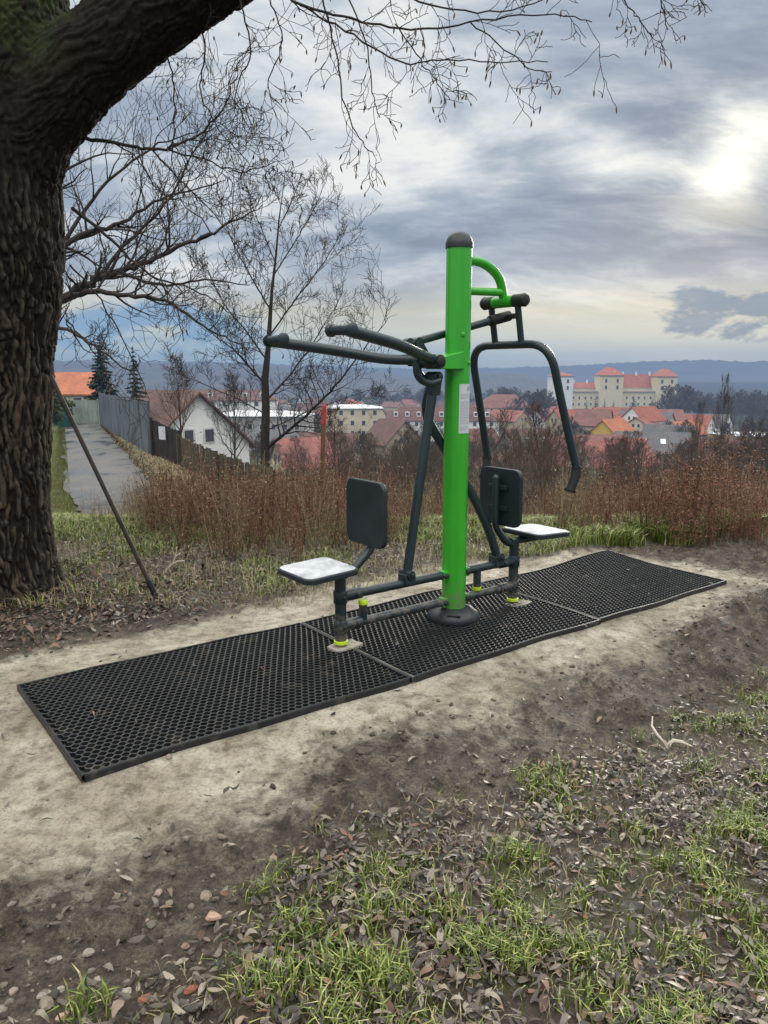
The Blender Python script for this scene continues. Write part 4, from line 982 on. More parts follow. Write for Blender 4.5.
# ------------------------------------------------------------------ FENCES
def fence_mat(name, c0, c1, haze=True):
    m = bpy.data.materials.new(name); nt = nodes(m); b = N(nt, 'ShaderNodeBsdfPrincipled'); P = pos(nt, (3, 3, .5)); n = tnoise(nt, P, 2.5, 6, .65)
    n2 = tnoise(nt, pos(nt), .8, 4)
    c = mix(nt, ramp(nt, n, [(.3, c0), (.7, c1)]), ramp(nt, n2, [(.35, (.5, .5, .52)), (.65, (1.1, 1.1, 1.1))]), .8, 'MULTIPLY')
    nt.links.new(c, b.inputs['Base Color']); b.inputs['Roughness'].default_value = .6; bump(nt, b, n, .01, .6); finish(nt, b, haze); return m
zinc = fence_mat('galvanised_sheet', (.075, .09, .11), (.17, .195, .23)); zinc_d = fence_mat('dark_stained_sheet', (.045, .05, .062), (.11, .12, .14))
brownp = fence_mat('dark_brown_boards', (.022, .016, .014), (.05, .036, .032)); mossw = fence_mat('mossy_old_boards', (.05, .045, .026), (.14, .115, .07)); greenw = fence_mat('pale_green_mesh', (.22, .27, .24), (.34, .38, .35))
maroon = fence_mat('dark_maroon_boards', (.03, .014, .014), (.07, .032, .03))
def run_fence(label, pts, h, mat, bw, th, name='fence', part='board_panel', jag=.05, every=2.2, seed=0, gap=.012, post=None, zoff=0, cap=None, alt=None, tops=None):
    pts = [np.array(p, float) for p in pts]; root = empty(name, (pts[0][0], pts[0][1], float(T(*pts[0], False))), label, 'fence'); o3 = np.array(root.location); rs = np.random.RandomState(seed)
    g = MB(); g2 = MB()
    for si, (a, b) in enumerate(zip(pts[:-1], pts[1:])):
        Lf = np.linalg.norm(b - a); n = max(1, int(Lf / bw)); d = (b - a) / Lf; ang = math.atan2(d[1], d[0])
        for i in range(n):
            c = a + d * (i + .5) * Lf / n; f_ = (i + .5) / n; z = (float(T(c[0], c[1], False)) + zoff) if tops is None else tops[si] * (1 - f_) + tops[si + 1] * f_ - h; hh = h + rs.uniform(-jag, jag)
            tgt = g2 if (alt is not None and noise2(c[1] * .35, 0, 3) > .5) else g
            tgt.box((c[0] - o3[0], c[1] - o3[1], z + hh / 2 - o3[2] - .1), (Lf / n - gap, th, hh + .2), rz=ang + rs.normal(0, .02), rot=(Matrix.Rotation(ang, 3, 'Z') @ Matrix.Rotation(rs.normal(0, .012), 3, 'X')))
        m = max(1, int(Lf / every))
        for i in range(m + 1):
            c = a + d * i * Lf / m; z = (float(T(c[0], c[1], False)) + zoff) if tops is None else tops[si] * (1 - i / m) + tops[si + 1] * i / m - h; q = MB(); q.box((c[0] - o3[0] - d[1] * -.06, c[1] - o3[1] - d[0] * .06, z + h / 2 - o3[2]), (.09, .09, h + .15), rz=ang); q.build('post', post or mat, root)
    g.build(part, mat, root)
    if g2.v: g2.build(part, alt, root)
    return root
run_fence('grey corrugated metal sheet fence along the asphalt lane', [(-8.75, 28.6), (-13.2, 38.0), (-17.6, 48)], 1.95, zinc, .42, .03, part='sheet_panel', jag=.03, every=3.2, seed=3, gap=.004)
run_fence('pale greenish fence closing the far end of the lane', [(-17.9, 48.4), (-20.6, 49.4)], 1.5, greenw, .3, .03, seed=4, jag=.01)
dp = run_fence('dark brown board fence with a white notice, at the lane corner', [(-8.45, 28.2), (-7.1, 26.9)], 1.65, brownp, .16, .03, seed=5, jag=.02, tops=(-.25, -.62))
g = MB(); c = at(162, 433, 27.2); g.box(tuple(c - np.array(dp.location)), (.34, .012, .46), rz=-.6); g.build('notice', simple('white_notice', (.62, .64, .68), .5, haze=True), dp)
run_fence('old mossy wooden plank fence sloping down to the right', [(-7.1, 26.7), (-5.2, 24.0), (-3.1, 21.2), (-1.6, 20.0)], 2.2, mossw, .135, .025, seed=6, jag=.05, tops=(-.75, -1.05, -1.20, -1.42))
run_fence('low dark maroon fence glimpsed behind the weeds', [(-1.5, 20.3), (1.5, 19.6), (2.6, 20.6)], 1.9, maroon, .2, .03, seed=7, jag=.03, tops=(-1.5, -1.7, -1.8))
# green bin at lane end
gb = empty('wheelie_bin', (xat(66, 45), 45, float(T(xat(66, 45), 45, False))), 'dark green bin beside the evergreen bush at the lane end', 'bin')
gm = simple('dark_green_plastic', (.01, .07, .06), .5, haze=True)
g = MB(); g.prism([(-.42, -.4), (.42, -.4), (.42, .4), (-.42, .4)], 0, 1.05); g.build('body', gm, gb, bev=.04); g = MB(); g.box((0, -.02, 1.09), (.92, .88, .09)); g.build('lid', gm, gb, bev=.03)

# ------------------------------------------------------------------ HOUSES
def roofm(name, c, hz=True):
    m = bpy.data.materials.new(name); nt = nodes(m); b = N(nt, 'ShaderNodeBsdfPrincipled'); P = pos(nt); n = tnoise(nt, P, .5, 6, .65); n2 = tnoise(nt, pos(nt, (1, 1, 3)), 3.0, 3)
    cc = ramp(nt, n, [(.3, tuple(v * .7 for v in c)), (.7, tuple(min(1, v * 1.25) for v in c))]); cc = mix(nt, cc, ramp(nt, n2, [(.3, (.7, .7, .7)), (.7, (1.1, 1.1, 1.1))]), .8, 'MULTIPLY')
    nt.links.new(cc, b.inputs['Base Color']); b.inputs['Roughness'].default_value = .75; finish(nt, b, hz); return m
RM = {k: roofm('roof_' + k, c) for k, c in dict(brown=(.12, .06, .05), red=(.30, .085, .052), orange=(.43, .135, .06), pink=(.30, .105, .09), maroon=(.13, .055, .052), grey=(.11, .105, .11), castle=(.40, .12, .075), dullred=(.20, .085, .07), white=(.7, .72, .76)).items()}
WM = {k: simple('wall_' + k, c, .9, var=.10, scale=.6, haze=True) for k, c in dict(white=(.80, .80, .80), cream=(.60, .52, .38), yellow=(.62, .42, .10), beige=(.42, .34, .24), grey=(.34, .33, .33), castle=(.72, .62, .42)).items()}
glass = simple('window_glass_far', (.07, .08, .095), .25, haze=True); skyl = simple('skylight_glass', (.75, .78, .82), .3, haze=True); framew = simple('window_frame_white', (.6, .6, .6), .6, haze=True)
brickm = simple('chimney_brick', (.25, .12, .09), .9, haze=True)
def house(px, Y, w, d, hw, hr, rz, roof, wall, label, group=None, eave=None, win=True, hip=False, ridge_long=True, sky=0, chim=1, py=None, name='house', rows=1, cols=None, cat='house', over=.35, x=None, zb=None, dormers=0, sc=None):
    """ridge runs along local x (length w); gables at the x ends"""
    x = xat(px, Y) if x is None else x
    if py is not None: zb = CAMH - Y * (py - HORY) / FPX - hw - hr      # py: skyline of the ridge
    elif zb is None: zb = float(T(x, Y, False)) - .5
    ground_ = float(T(x, Y, False)) - .5
    root = empty(name, (x, Y, zb), label, cat, group, rz)
    lo = min(0, ground_ - zb - .5)
    g = MB(); hx, hy = w / 2, d / 2
    vs = [(-hx, -hy, lo), (hx, -hy, lo), (hx, hy, lo), (-hx, hy, lo), (-hx, -hy, hw), (hx, -hy, hw), (hx, hy, hw), (-hx, hy, hw)]
    fs = [(0, 1, 5, 4), (2, 3, 7, 6)]
    if hip: fs += [(1, 2, 6, 5), (3, 0, 4, 7)]
    else:
        vs += [(-hx, 0, hw + hr - .05), (hx, 0, hw + hr - .05)]; fs += [(1, 2, 6, 9, 5), (3, 0, 4, 8, 7)]
    g.add(vs, fs); g.build('wall', wall, root)
    g = MB(); ox, oy = hx + over, hy + over; dz = hr * over / hy; th = .18
    rx = ox if not hip else max(.01, hx - hy * .95)
    top = [(-ox, -oy, hw - dz), (ox, -oy, hw - dz), (ox, oy, hw - dz), (-ox, oy, hw - dz), (-rx, 0, hw + hr), (rx, 0, hw + hr)]
    vs = [(a, b, c + .12) for a, b, c in top] + [(a, b, c - th + .12) for a, b, c in top]
    fs = [(0, 1, 5, 4), (2, 3, 4, 5), (6, 10, 11, 7), (8, 11, 10, 9), (0, 6, 7, 1), (2, 8, 9, 3)]
    fs += [(1, 2, 5), (3, 0, 4), (1, 7, 8, 2), (3, 9, 6, 0)] if hip else [(1, 7, 11, 5), (5, 11, 8, 2), (3, 9, 10, 4), (4, 10, 6, 0)]
    g.add(vs, fs); rf = g.build('roof', roof, root)
    rs = random.Random(int(px * 7 + Y))
    for c in range(chim):
        cxp = (rs.uniform(-.35, .35)) * w; g = MB(); g.box((cxp, hy * .25, hw + hr * .85), (.55, .55, 1.5)); g.build('chimney', brickm, rf)
    sl_ = math.atan2(hr, hy)
    for c in range(sky):
        g = MB(); cxp = (-.2 + .42 * c) * w * .6; g.box((cxp, -hy * .5, hw + hr * .5 + .22), (1.0, 1.5, .12), rot=Matrix.Rotation(sl_, 3, 'X')); g.build('skylight', skyl, rf)
    for c in range(dormers):
        g = MB(); cxp = ((c + .5) / dormers - .5) * w * .9; g.box((cxp, -hy * .62, hw + hr * .45), (1.4, 1.6, 1.5)); dm = g.build('dormer', wall, rf); g = MB(); g.box((cxp, -hy * .62 - .82, hw + hr * .47), (.9, .05, 1.0)); g.build('window', glass, dm)
    if win:
        nc = cols or max(2, int(w / 2.8))
        for r_ in range(rows):
            for c in range(nc):
                for side in (-1, 1):
                    if side == 1 and Y > 150: continue
                    wx_ = ((c + .5) / nc - .5) * w * .94; wz = hw - 1.2 - r_ * 2.9 if rows > 1 else hw * .5; 
                    g = MB(); g.box((wx_, side * (hy + .02), wz), (1.25, .06, 1.55)); f_ = g.build('window', framew, root)
                    g = MB(); g.box((wx_, side * (hy + .055), wz), (.98, .04, 1.28)); g.build('pane', glass, f_)
        if not hip:
            for side in (-1, 1):
                for (yy, zz) in ((-.85, hw + .7), (.85, hw + .7), (-hy * .5, hw * .5), (hy * .5, hw * .5)):
                    g = MB(); g.box((side * (hx + .02), yy, zz), (.06, .95, 1.2)); f_ = g.build('window', framew, root); g = MB(); g.box((side * (hx + .055), yy, zz), (.04, .70, .95)); g.build('pane', glass, f_)
    return root
R_ = math.radians
# white house by the fence: front gable faces right-forward
ax_ = np.array([-6.2, 8.0]); ax_ /= np.linalg.norm(ax_); rzh = math.atan2(-ax_[1], -ax_[0])
gx_, gy_ = -14.4, 60.0; cx_, cy_ = gx_ + ax_[0] * 5.5, gy_ + ax_[1] * 5.5
house(0, cy_, 11, 8.6, 4.6, 4.0, rzh, RM['brown'], WM['white'], 'white gabled house with brown roof just beyond the wooden fence', x=cx_, zb=-8.75, chim=1, over=.5)
house(66, 105, 11, 9, 6.2, 2.6, R_(4), RM['orange'], WM['cream'], 'long cream house with orange roof behind the spruces', py=373, hip=False, rows=2, chim=1)
house(303, 100, 7, 7, 4, 3.2, R_(25), RM['pink'], WM['cream'], 'pink roofed house right of the slender tree trunk', py=437)
house(392, 150, 9.5, 8.6, 5, 4.2, R_(-60), RM['brown'], WM['beige'], 'beige gabled house with brown roof seen between the struts', py=419)
house(352, 225, 17, 11, 9.5, .8, R_(4), RM['white'], WM['cream'], 'cream apartment block with flat pale roof in mid town', py=404, rows=3, hip=True, chim=0, cols=5, cat='apartment block')
house(441, 262, 38, 11, 7.5, 4.2, R_(-3), RM['maroon'], WM['white'], 'long white apartment house with maroon mansard roof and dormers', py=406, rows=2, hip=True, dormers=9, cols=13, chim=2, cat='apartment block')
house(222, 250, 36, 12, 7, 3.2, R_(5), RM['brown'], WM['white'], 'long pale row building with brown roof left of the slender tree', py=389, rows=2, hip=True, dormers=6, cols=10, cat='building')
house(262, 190, 24, 12, 5, 1.0, R_(-4), RM['white'], WM['grey'], 'low hall with a frosty pale roof behind the slender tree', py=410, hip=True, chim=0, cat='building')
house(503, 380, 27, 16, 10, 6, R_(3), RM['dullred'], WM['cream'], 'large cream house with red hip roof left of the castle', py=394, rows=3, hip=True, cols=7, chim=2)
house(612, 190, 13, 10, 4.6, 4.8, R_(52), RM['orange'], WM['yellow'], 'yellow gabled house with bright orange roof below the castle', py=418)
house(583, 150, 17, 10, 5, 3.5, R_(12), RM['dullred'], WM['beige'], 'wide dull red roof house left of the yellow gable', py=434, chim=1)
house(652, 160, 14.5, 11, 4.4, 3.8, R_(-14), RM['grey'], WM['yellow'], 'pale yellow house with grey roof and two white skylights', py=431, sky=2)
house(612, 118, 13, 10, 5, 5, R_(28), RM['pink'], WM['cream'], 'big pinkish red roof in front of the yellow gable', py=439, chim=1)
house(702, 118, 12, 11, 5.2, 5.5, R_(48), RM['brown'], WM['grey'], 'grey gabled house with dull brown roof left of the maroon roof', py=437)
house(748, 112, 17, 12, 5, 5.2, R_(12), RM['maroon'], WM['grey'], 'big maroon roof with two white skylights at the right edge', py=440, sky=2)
house(527, 150, 9, 9, 4.5, 4, R_(20), RM['brown'], WM['grey'], 'dark roofed house with white dormers inside the pull bar', py=428, dormers=2)
house(562, 120, 12, 9, 4, 3.6, R_(-22), RM['pink'], WM['white'], 'pink roofed low house right of the pull bar grip', py=452)
house(500, 115, 10, 8, 4, 2.8, R_(12), RM['dullred'], WM['cream'], 'low red roof just above the right backrest', py=452)
house(650, 300, 15, 10, 5, 4.5, R_(35), RM['red'], WM['white'], 'red roofed white gabled house below the castle right wing', py=411)
house(706, 290, 16, 10, 6, 4.2, R_(-42), RM['grey'], WM['white'], 'white gabled house with grey roof right of the castle trees', py=413)
house(684, 250, 12, 9, 5, 4, R_(30), RM['orange'], WM['grey'], 'orange roofed house among the mid town roofs', py=420)
house(668, 215, 13, 9, 5, 4, R_(-30), RM['grey'], WM['cream'], 'slate roofed cream house left of the small orange roof', py=424)
house(750, 215, 18, 12, 6, .7, R_(4), RM['white'], WM['yellow'], 'flat roofed white and yellow building at the right', py=431, hip=True, chim=1, cat='building')
house(733, 160, 10, 9, 4.5, 4.4, R_(75), RM['brown'], WM['beige'], 'small beige house with steep brown roof above the maroon roof', py=435)
house(632, 255, 11, 9, 5, 3.6, R_(-20), RM['dullred'], WM['grey'], 'dull red roofed house right behind the yellow gable', py=414)
house(470, 175, 12, 9, 5, 4, R_(25), RM['dullred'], WM['beige'], 'dull red roofed house behind the green post', py=428)
house(330, 130, 10, 8, 4, 3.6, R_(-15), RM['brown'], WM['beige'], 'small brown roofed house right of the red topped stake', py=432)
# hazy rest of the town
rs = np.random.RandomState(5); rn = ['red', 'brown', 'dullred', 'orange', 'grey', 'pink', 'dullred']; wn = ['white', 'cream', 'beige', 'grey']
for i in range(78):
    px = rs.uniform(110, 800); Y = rs.uniform(240, 900) ** 1.0
    if 535 < px < 690 and Y > 460: Y = rs.uniform(230, 420)
    kr = rn[rs.randint(len(rn))]; kw_ = wn[rs.randint(len(wn))]
    o = house(px, Y, rs.uniform(10, 20), rs.uniform(8, 11), rs.uniform(4, 8), rs.uniform(3, 4.5), rs.uniform(-1, 1), RM[kr], WM[kw_], 'small %s roofed %s house in the hazy town' % (dict(dullred='dull red').get(kr, kr), kw_), 'far %s %s houses of the town' % (kr, kw_), win=(Y < 420), chim=1, cols=3)

# ------------------------------------------------------------------ CASTLE
def castle():
    Y = 640.0; S_ = Y / FPX; root = empty('castle', (xat(610, Y), Y, -36), 'cream castle with red roofs and three square towers above the town', 'castle')
    root.rotation_euler = (0, 0, 0); cx0 = xat(610, Y)
    def X(px): return (px - 610) * S_
    def Zp(py): return CAMH - Y * (py - HORY) / FPX + 36
    g = MB(); zt = Zp(391)
    g.box(((X(549) + X(664)) / 2, 0, zt / 2), (X(664) - X(549), 26, zt)); g.build('wall', WM['castle'], root)
    g = MB(); g.box(((X(548.5) + X(664.5)) / 2, -.4, zt + .3), (X(664.5) - X(548.5), 27.4, .7)); g.build('cornice', WM['beige'], root)
    for r_, zz in enumerate((396.5, 402.5, 408.5)):
        for i in range(20):
            px = 552 + i * 5.75
            g = MB(); g.box((X(px), -13.1, Zp(zz)), (1.5, .25, 2.4)); w = g.build('window', framew, root)
            g = MB(); g.box((X(px), -13.25, Zp(zz)), (1.1, .15, 2.0)); g.build('pane', glass, w)
    def wing(p0, p1, pt, pr, dy, wall='castle'):
        g = MB(); z1 = Zp(pt); x0, x1 = X(p0), X(p1); g.box(((x0 + x1) / 2, dy, (zt + z1) / 2), (x1 - x0, 13, z1 - zt)); g.build('wing_wall', WM[wall], root)
        g = MB(); zr = Zp(pr); d = 7.2
        g.add([(x0, dy - d, z1), (x1, dy - d, z1), (x1, dy + d, z1), (x0, dy + d, z1), (x0 + 1, dy, zr), (x1 - 1, dy, zr)], [(0, 1, 5, 4), (2, 3, 4, 5), (1, 2, 5), (3, 0, 4), (3, 2, 1, 0)]); rf = g.build('roof', RM['castle'], root)
        for k in range(max(1, int((p1 - p0) / 13))):
            g = MB(); g.box((x0 + (k + .6) * 11, dy - 1, zr + .2), (1.3, 1.3, 3.4)); g.build('chimney', WM['white'], rf)
    wing(565, 594, 387.5, 382, 2); wing(613, 652, 387, 374, 2)
    def tower(p0, p1, pt, pr, dy, wall='castle'):
        z1 = Zp(pt); x0, x1 = X(p0), X(p1); w = x1 - x0
        g = MB(); g.box(((x0 + x1) / 2, dy, (z1 + 6) / 2), (w, w, z1 - 6)); tw = g.build('tower', WM[wall], root)
        g = MB(); h = w / 2 + .9; c = (x0 + x1) / 2; g.add([(c - h, dy - h, z1), (c + h, dy - h, z1), (c + h, dy + h, z1), (c - h, dy + h, z1), (c - h * .25, dy - h * .1, Zp(pr)), (c + h * .25, dy - h * .1, Zp(pr)), (c + h * .25, dy + h * .1, Zp(pr)), (c - h * .25, dy + h * .1, Zp(pr))],
                 [(0, 1, 5, 4), (1, 2, 6, 5), (2, 3, 7, 6), (3, 0, 4, 7), (4, 5, 6, 7), (3, 2, 1, 0)]); g.build('roof', RM['castle'], tw)
        g = MB(); g.box((c, dy - w / 2 - .2, z1 - .4), (w + .8, .8, .8)); g.build('cornice', WM['beige'], tw)
        for k in (-1, 1):
            for q in (2.2, 7.5):
                g = MB(); g.box((c + k * w * .25, dy - w / 2 - .12, z1 - 2 - q), (1.6, .3, 2.8)); g.build('window', glass, tw)
    tower(547, 567.5, 375.5, 372.5, -8, 'white'); tower(593, 615, 375, 367.5, -9); tower(648, 667, 376, 369, -9)
castle()
# conifers below the castle and bare park trees
for i, (px, pt, w) in enumerate(((586, 396, 9), (595, 393, 10), (604, 396, 9), (613, 398, 11), (633, 393, 16), (661, 389, 12), (668, 386, 11), (652, 398, 10))):
    sp(px, 520 + i * 6, pt, w, 'dark conifer number %s from the left before the castle wall' % ['one', 'two', 'three', 'four', 'six', 'eight', 'nine', 'seven'][i], 60 + i, 'conifer_tree', 'conifers before the castle', rows=14)
def far_tree(px, Y, pt, k, label, group, w=1.0):
    x = xat(px, Y); tz = float(T0(x, Y)); h = max(4, CAMH - Y * (pt - HORY) / FPX - tz); place(trees_f[k], x, Y, h / 10.5 * w, rs.uniform(0, 6), label, group, sz=h / 10.5)
for i in range(76):
    px = rs.uniform(668, 800); Y = rs.uniform(420, 700); far_tree(px, Y, rs.uniform(384, 398) if px < 690 else rs.uniform(388, 402), rs.randint(3), 'hazy bare park tree right of the castle', 'hazy bare park trees right of the castle', 1.3)
for i in range(26):
    px = rs.uniform(500, 552); Y = rs.uniform(300, 480); far_tree(px, Y, rs.uniform(388, 408), rs.randint(3), 'hazy brown bare tree left of the castle', 'hazy bare trees left of the castle', 1.2)
for i in range(90):
    px = rs.uniform(100, 800); Y = rs.uniform(90, 330); far_tree(px, Y, np.interp(Y, [90, 330], [440, 405]) + rs.uniform(-6, 14), rs.randint(3), 'bare garden tree between the town roofs', 'bare garden trees between the town roofs', 1.3)
for i in range(40):
    px = rs.uniform(340, 560); Y = rs.uniform(600, 1100); far_tree(px, Y, rs.uniform(384, 396), rs.randint(3), 'faint hazy tree on the wooded knoll', 'faint hazy trees on the far knoll', 1.5)
for o in protos:
    for c in list(o.children): bpy.data.objects.remove(c)
    bpy.data.objects.remove(o)

# ------------------------------------------------------------------ WEEDS (dry stalks)
weed_a = island('dry_russet_weed', [(0, (.055, .022, .015)), (.35, (.15, .058, .034)), (.7, (.26, .118, .07)), (1, (.46, .31, .21))], .85, True)
weed_b = island('dry_straw_weed', [(0, (.14, .10, .06)), (.5, (.28, .21, .12)), (1, (.42, .34, .22))], .85, True)
def weed_proto(seed, H, n=9, leafy=1.0, lean=.15):
    rs = np.random.RandomState(seed); V = []; F = []
    def tri_strip(P, w):
        base = len(V); P = np.array(P); s_ = unit(np.cross(P[-1] - P[0], rs.normal(0, 1, 3)))
        for i, q in enumerate(P): ww_ = w * (1 - i / len(P) * .7); V.append(q - s_ * ww_); V.append(q + s_ * ww_)
        for i in range(len(P) - 1): F.append((base + 2 * i, base + 2 * i + 1, base + 2 * i + 3, base + 2 * i + 2))
    for i in range(n):
        h = H * rs.uniform(.5, 1.05); d = unit([rs.normal(0, lean), rs.normal(0, lean), 1]); p = np.array([rs.normal(0, .06), rs.normal(0, .06), 0]); P = [p]
        for k in range(5): d = unit(d + rs.normal(0, .07, 3)); P.append(P[-1] + d * h / 5)
        tri_strip(P, .0042); tri_strip(P, .0042)
        for k in range(int(15 * leafy)):
            t = rs.uniform(.15, 1) * 4.99; j = int(t); q = P[j] + (P[j + 1] - P[j]) * (t - j); dd = unit([rs.normal(0, 1), rs.normal(0, 1), rs.uniform(-.5, .9)]); L_ = rs.uniform(.03, .10)
            if rs.rand() < .5: tri_strip([q, q + dd * L_], .0016)
            e = q + dd * L_; f = unit(np.cross(dd, rs.normal(0, 1, 3))); g_ = unit(np.cross(dd, f)); s1 = rs.uniform(.006, .018)
            base = len(V); V.extend([e - dd * s1, e + f * s1 * .55, e + dd * s1 + g_ * s1 * .5, e - f * s1 * .5]); F.append((base, base + 1, base + 2, base + 3))
    return np.array(V), np.array(F)
WP = [weed_proto(i, 1.0, 8, .95) for i in range(5)]; WS = [weed_proto(20 + i, 1.0, 8, .45, .15) for i in range(4)]
def stamp(name, protos_, spots, mat, label):
    Vs = []; Fs = []; n = 0; r2 = np.random.RandomState(3)
    for (x, y, h) in spots:
        V, F_ = protos_[r2.randint(len(protos_))]; a = r2.uniform(0, 6.28); c, s_ = math.cos(a), math.sin(a); w = h * r2.uniform(.8, 1.3)
        W = np.stack([(V[:, 0] * c - V[:, 1] * s_) * w + x, (V[:, 0] * s_ + V[:, 1] * c) * w + y, V[:, 2] * h + float(T0(x, y)) - .03], -1); Vs.append(W); Fs.append(F_ + n); n += len(V)
    return tag(npmesh(name, np.concatenate(Vs), [np.concatenate(Fs)], mat), label, kind='stuff')
rs = np.random.RandomState(8); spots = []
def zone_fill(poly_px, n, hfun, keep=1.0):
    out = []
    while len(out) < n:
        px = rs.uniform(poly_px[0], poly_px[1]); Y = rs.uniform(poly_px[2], poly_px[3]); front = np.interp(px, ZF[0], ZF[1])
        if Y < front: continue
        x = xat(px, Y)
        if noise2(x * 1.3, Y * 1.3, 5) < keep * rs.rand(): continue
        out.append((x, Y, hfun(px, Y)))
    return out
ZF = ([60, 135, 200, 290, 400, 430, 470, 560, 640, 768, 900], [7.3, 6.5, 6.0, 5.75, 6.6, 7.4, 7.6, 6.9, 6.55, 6.5, 6.3])
def wh(px, Y):
    base = np.interp(px, [100, 140, 300, 400, 430, 560, 610, 700, 768], [.30, .66, .74, .58, .30, .30, .54, .62, .70]); x_ = xat(px, Y); return base * (.32 + .98 * float(noise2(x_ * 1.9, Y * 1.6, 17))) * rs.uniform(.5, 1.35)
sp1 = zone_fill((128, 415, 5.7, 9.5), 370, wh, 1.5); sp2 = zone_fill((575, 830, 6.4, 10.5), 370, wh, 1.5); sp3 = zone_fill((415, 600, 8.2, 11.5), 120, lambda a, b: rs.uniform(.25, .6), .4)
stamp('dry_weeds', WP, sp1, weed_a, 'thick russet dry weeds behind the left seat'); stamp('dry_weeds', WP, sp2 + sp3, weed_a, 'thick russet dry weeds behind the right mat')
sp4 = zone_fill((110, 830, 5.9, 11.5), 520, lambda a, b: rs.uniform(.25, .75), .5) + zone_fill((60, 150, 7.0, 10.5), 60, lambda a, b: rs.uniform(.2, .5), .2)
stamp('dry_stalks', WS, sp4, weed_b, 'straw coloured thin dry stalks among the weeds')
sp5 = [(xat(px, Y), Y, h) for px, Y, h in [(rs.uniform(675, 790), rs.uniform(6.2, 7.6), rs.uniform(.6, .95)) for i in range(14)]]
stamp('dry_weeds', [weed_proto(70 + i, 1.0, 5, 3.0, .12) for i in range(3)], sp5, island('dock_seed_heads', [(0, (.10, .045, .028)), (1, (.27, .13, .08))], .85, True), 'tall rust brown dock seed heads at the right edge')

# ------------------------------------------------------------------ GRASS, LEAVES, STONES
def blades(name, pts, hmin, hmax, mat, label, w=.0022, seed=0, lean=.55):
    r2 = np.random.RandomState(seed); n = len(pts); x, y = pts[:, 0], pts[:, 1]; z = T(x, y)
    h = r2.uniform(hmin, hmax, n) * (.6 + .8 * noise2(x * 5, y * 5, 2)); a = r2.uniform(0, 2 * PI, n); l = r2.uniform(.15, 1, n) * lean * h
    dx, dy = np.cos(a) * l, np.sin(a) * l; sx_, sy_ = -np.sin(a) * w, np.cos(a) * w
    sc_ = r2.uniform(.7, 1.5, n)
    sx_, sy_ = sx_ * sc_, sy_ * sc_
    P = np.stack([np.stack([x - sx_, y - sy_, z - .005], -1), np.stack([x + sx_, y + sy_, z - .005], -1), np.stack([x + dx * .35 + sx_ * .8, y + dy * .35 + sy_ * .8, z + h * .6], -1), np.stack([x + dx * .35 - sx_ * .8, y + dy * .35 - sy_ * .8, z + h * .6], -1), np.stack([x + dx, y + dy, z + h * .95 - l * .25], -1)], 1)
    i0 = np.arange(n)[:, None] * 5
    return tag(npmesh(name, P.reshape(-1, 3), [i0 + np.array([[0, 1, 2, 3]]), i0 + np.array([[3, 2, 4]])], mat), label, kind='stuff')
def sample(n, x0, x1, y0, y1, wfun, seed, pw=1.0):
    r2 = np.random.RandomState(seed); out = np.zeros((0, 2))
    while len(out) < n:
        m = n * 3; y = y0 + (y1 - y0) * r2.rand(m) ** pw; x = r2.uniform(-1, 1, m) * (.62 * y + 1.1)
        keep = (x > x0) & (x < x1) & (r2.rand(m) < wfun(x, y)); out = np.concatenate([out, np.stack([x, y], -1)[keep]])
    return out[:n]
grass_m = island('green_grass', [(0, (.05, .08, .014)), (.35, (.12, .175, .028)), (.7, (.23, .29, .055)), (.9, (.37, .38, .12)), (1, (.42, .35, .2))], .5, False)
dryg_m = island('straw_grass', [(0, (.20, .17, .09)), (1, (.42, .36, .22))], .8, False)
def tuft_w(x, y):
    g_ = zones(x, y)[2]; c = fbm(x * 9, y * 9, 2, 61); return g_ * (.05 + .95 * sm(.46, .66, c))
blades('grass', sample(24000, -4, 6, .7, 4.4, lambda x, y: tuft_w(x, y) * (uv(x, y)[1] < -.9), 1, 1.3), .016, .066, grass_m, 'fresh green grass tufts among fallen leaves in the foreground', seed=1, lean=1.15, w=.0018)
blades('grass', sample(8500, -4, 6, .7, 4.6, lambda x, y: zones(x, y)[3] * .6 * (uv(x, y)[1] < -.9), 2, 1.2), .02, .055, dryg_m, 'dry straw grass among fallen leaves in the foreground', seed=2, lean=1.3, w=.0013)
blades('grass', sample(66000, -6, 8, 4.6, 9.2, lambda x, y: zones(x, y)[2] * (uv(x, y)[1] > .8) * (.35 + .65 * sm(.4, .6, fbm(x * 4, y * 4, 2, 66))), 3, 1.0), .025, .105, grass_m, 'green grass strip behind the machine', w=.0026, seed=3, lean=1.15)
blades('grass', sample(17000, -6, 8, 4.6, 9.0, lambda x, y: (uv(x, y)[1] > .9) * .8, 4, 1.0), .03, .11, dryg_m, 'dry straw grass behind the machine', w=.0022, seed=4, lean=1.3)
blades('grass', sample(9000, 1.5, 6, 5.3, 7.3, lambda x, y: (uv(x, y)[1] > .75 - .4 * sm(2, 3.2, uv(x, y)[0])) * sm(1.5, 3.0, x) * sm(.40, .58, fbm(x * 3, y * 3, 2, 64)), 9, 1.0), .06, .22, grass_m, 'long green grass at the weeds edge on the right', w=.0035, seed=9, lean=1.0)
def vb(n, seed):       # verge left of lane
    r2 = np.random.RandomState(seed); t = r2.uniform(-12, 28, n); s_ = -r2.uniform(1.0, 6, n); return np.stack([LA[0] + LD[0] * t + nrm[0] * s_, LA[1] + LD[1] * t + nrm[1] * s_], -1)
blades('grass', vb(30000, 5), .08, .22, grass_m, 'green grass verge on the left of the lane', w=.012, seed=5)
def rb(n, seed):
    r2 = np.random.RandomState(seed); t = r2.uniform(-9, 26, n); s_ = r2.uniform(1.0, 4.5, n); return np.stack([LA[0] + LD[0] * t + nrm[0] * s_, LA[1] + LD[1] * t + nrm[1] * s_], -1)
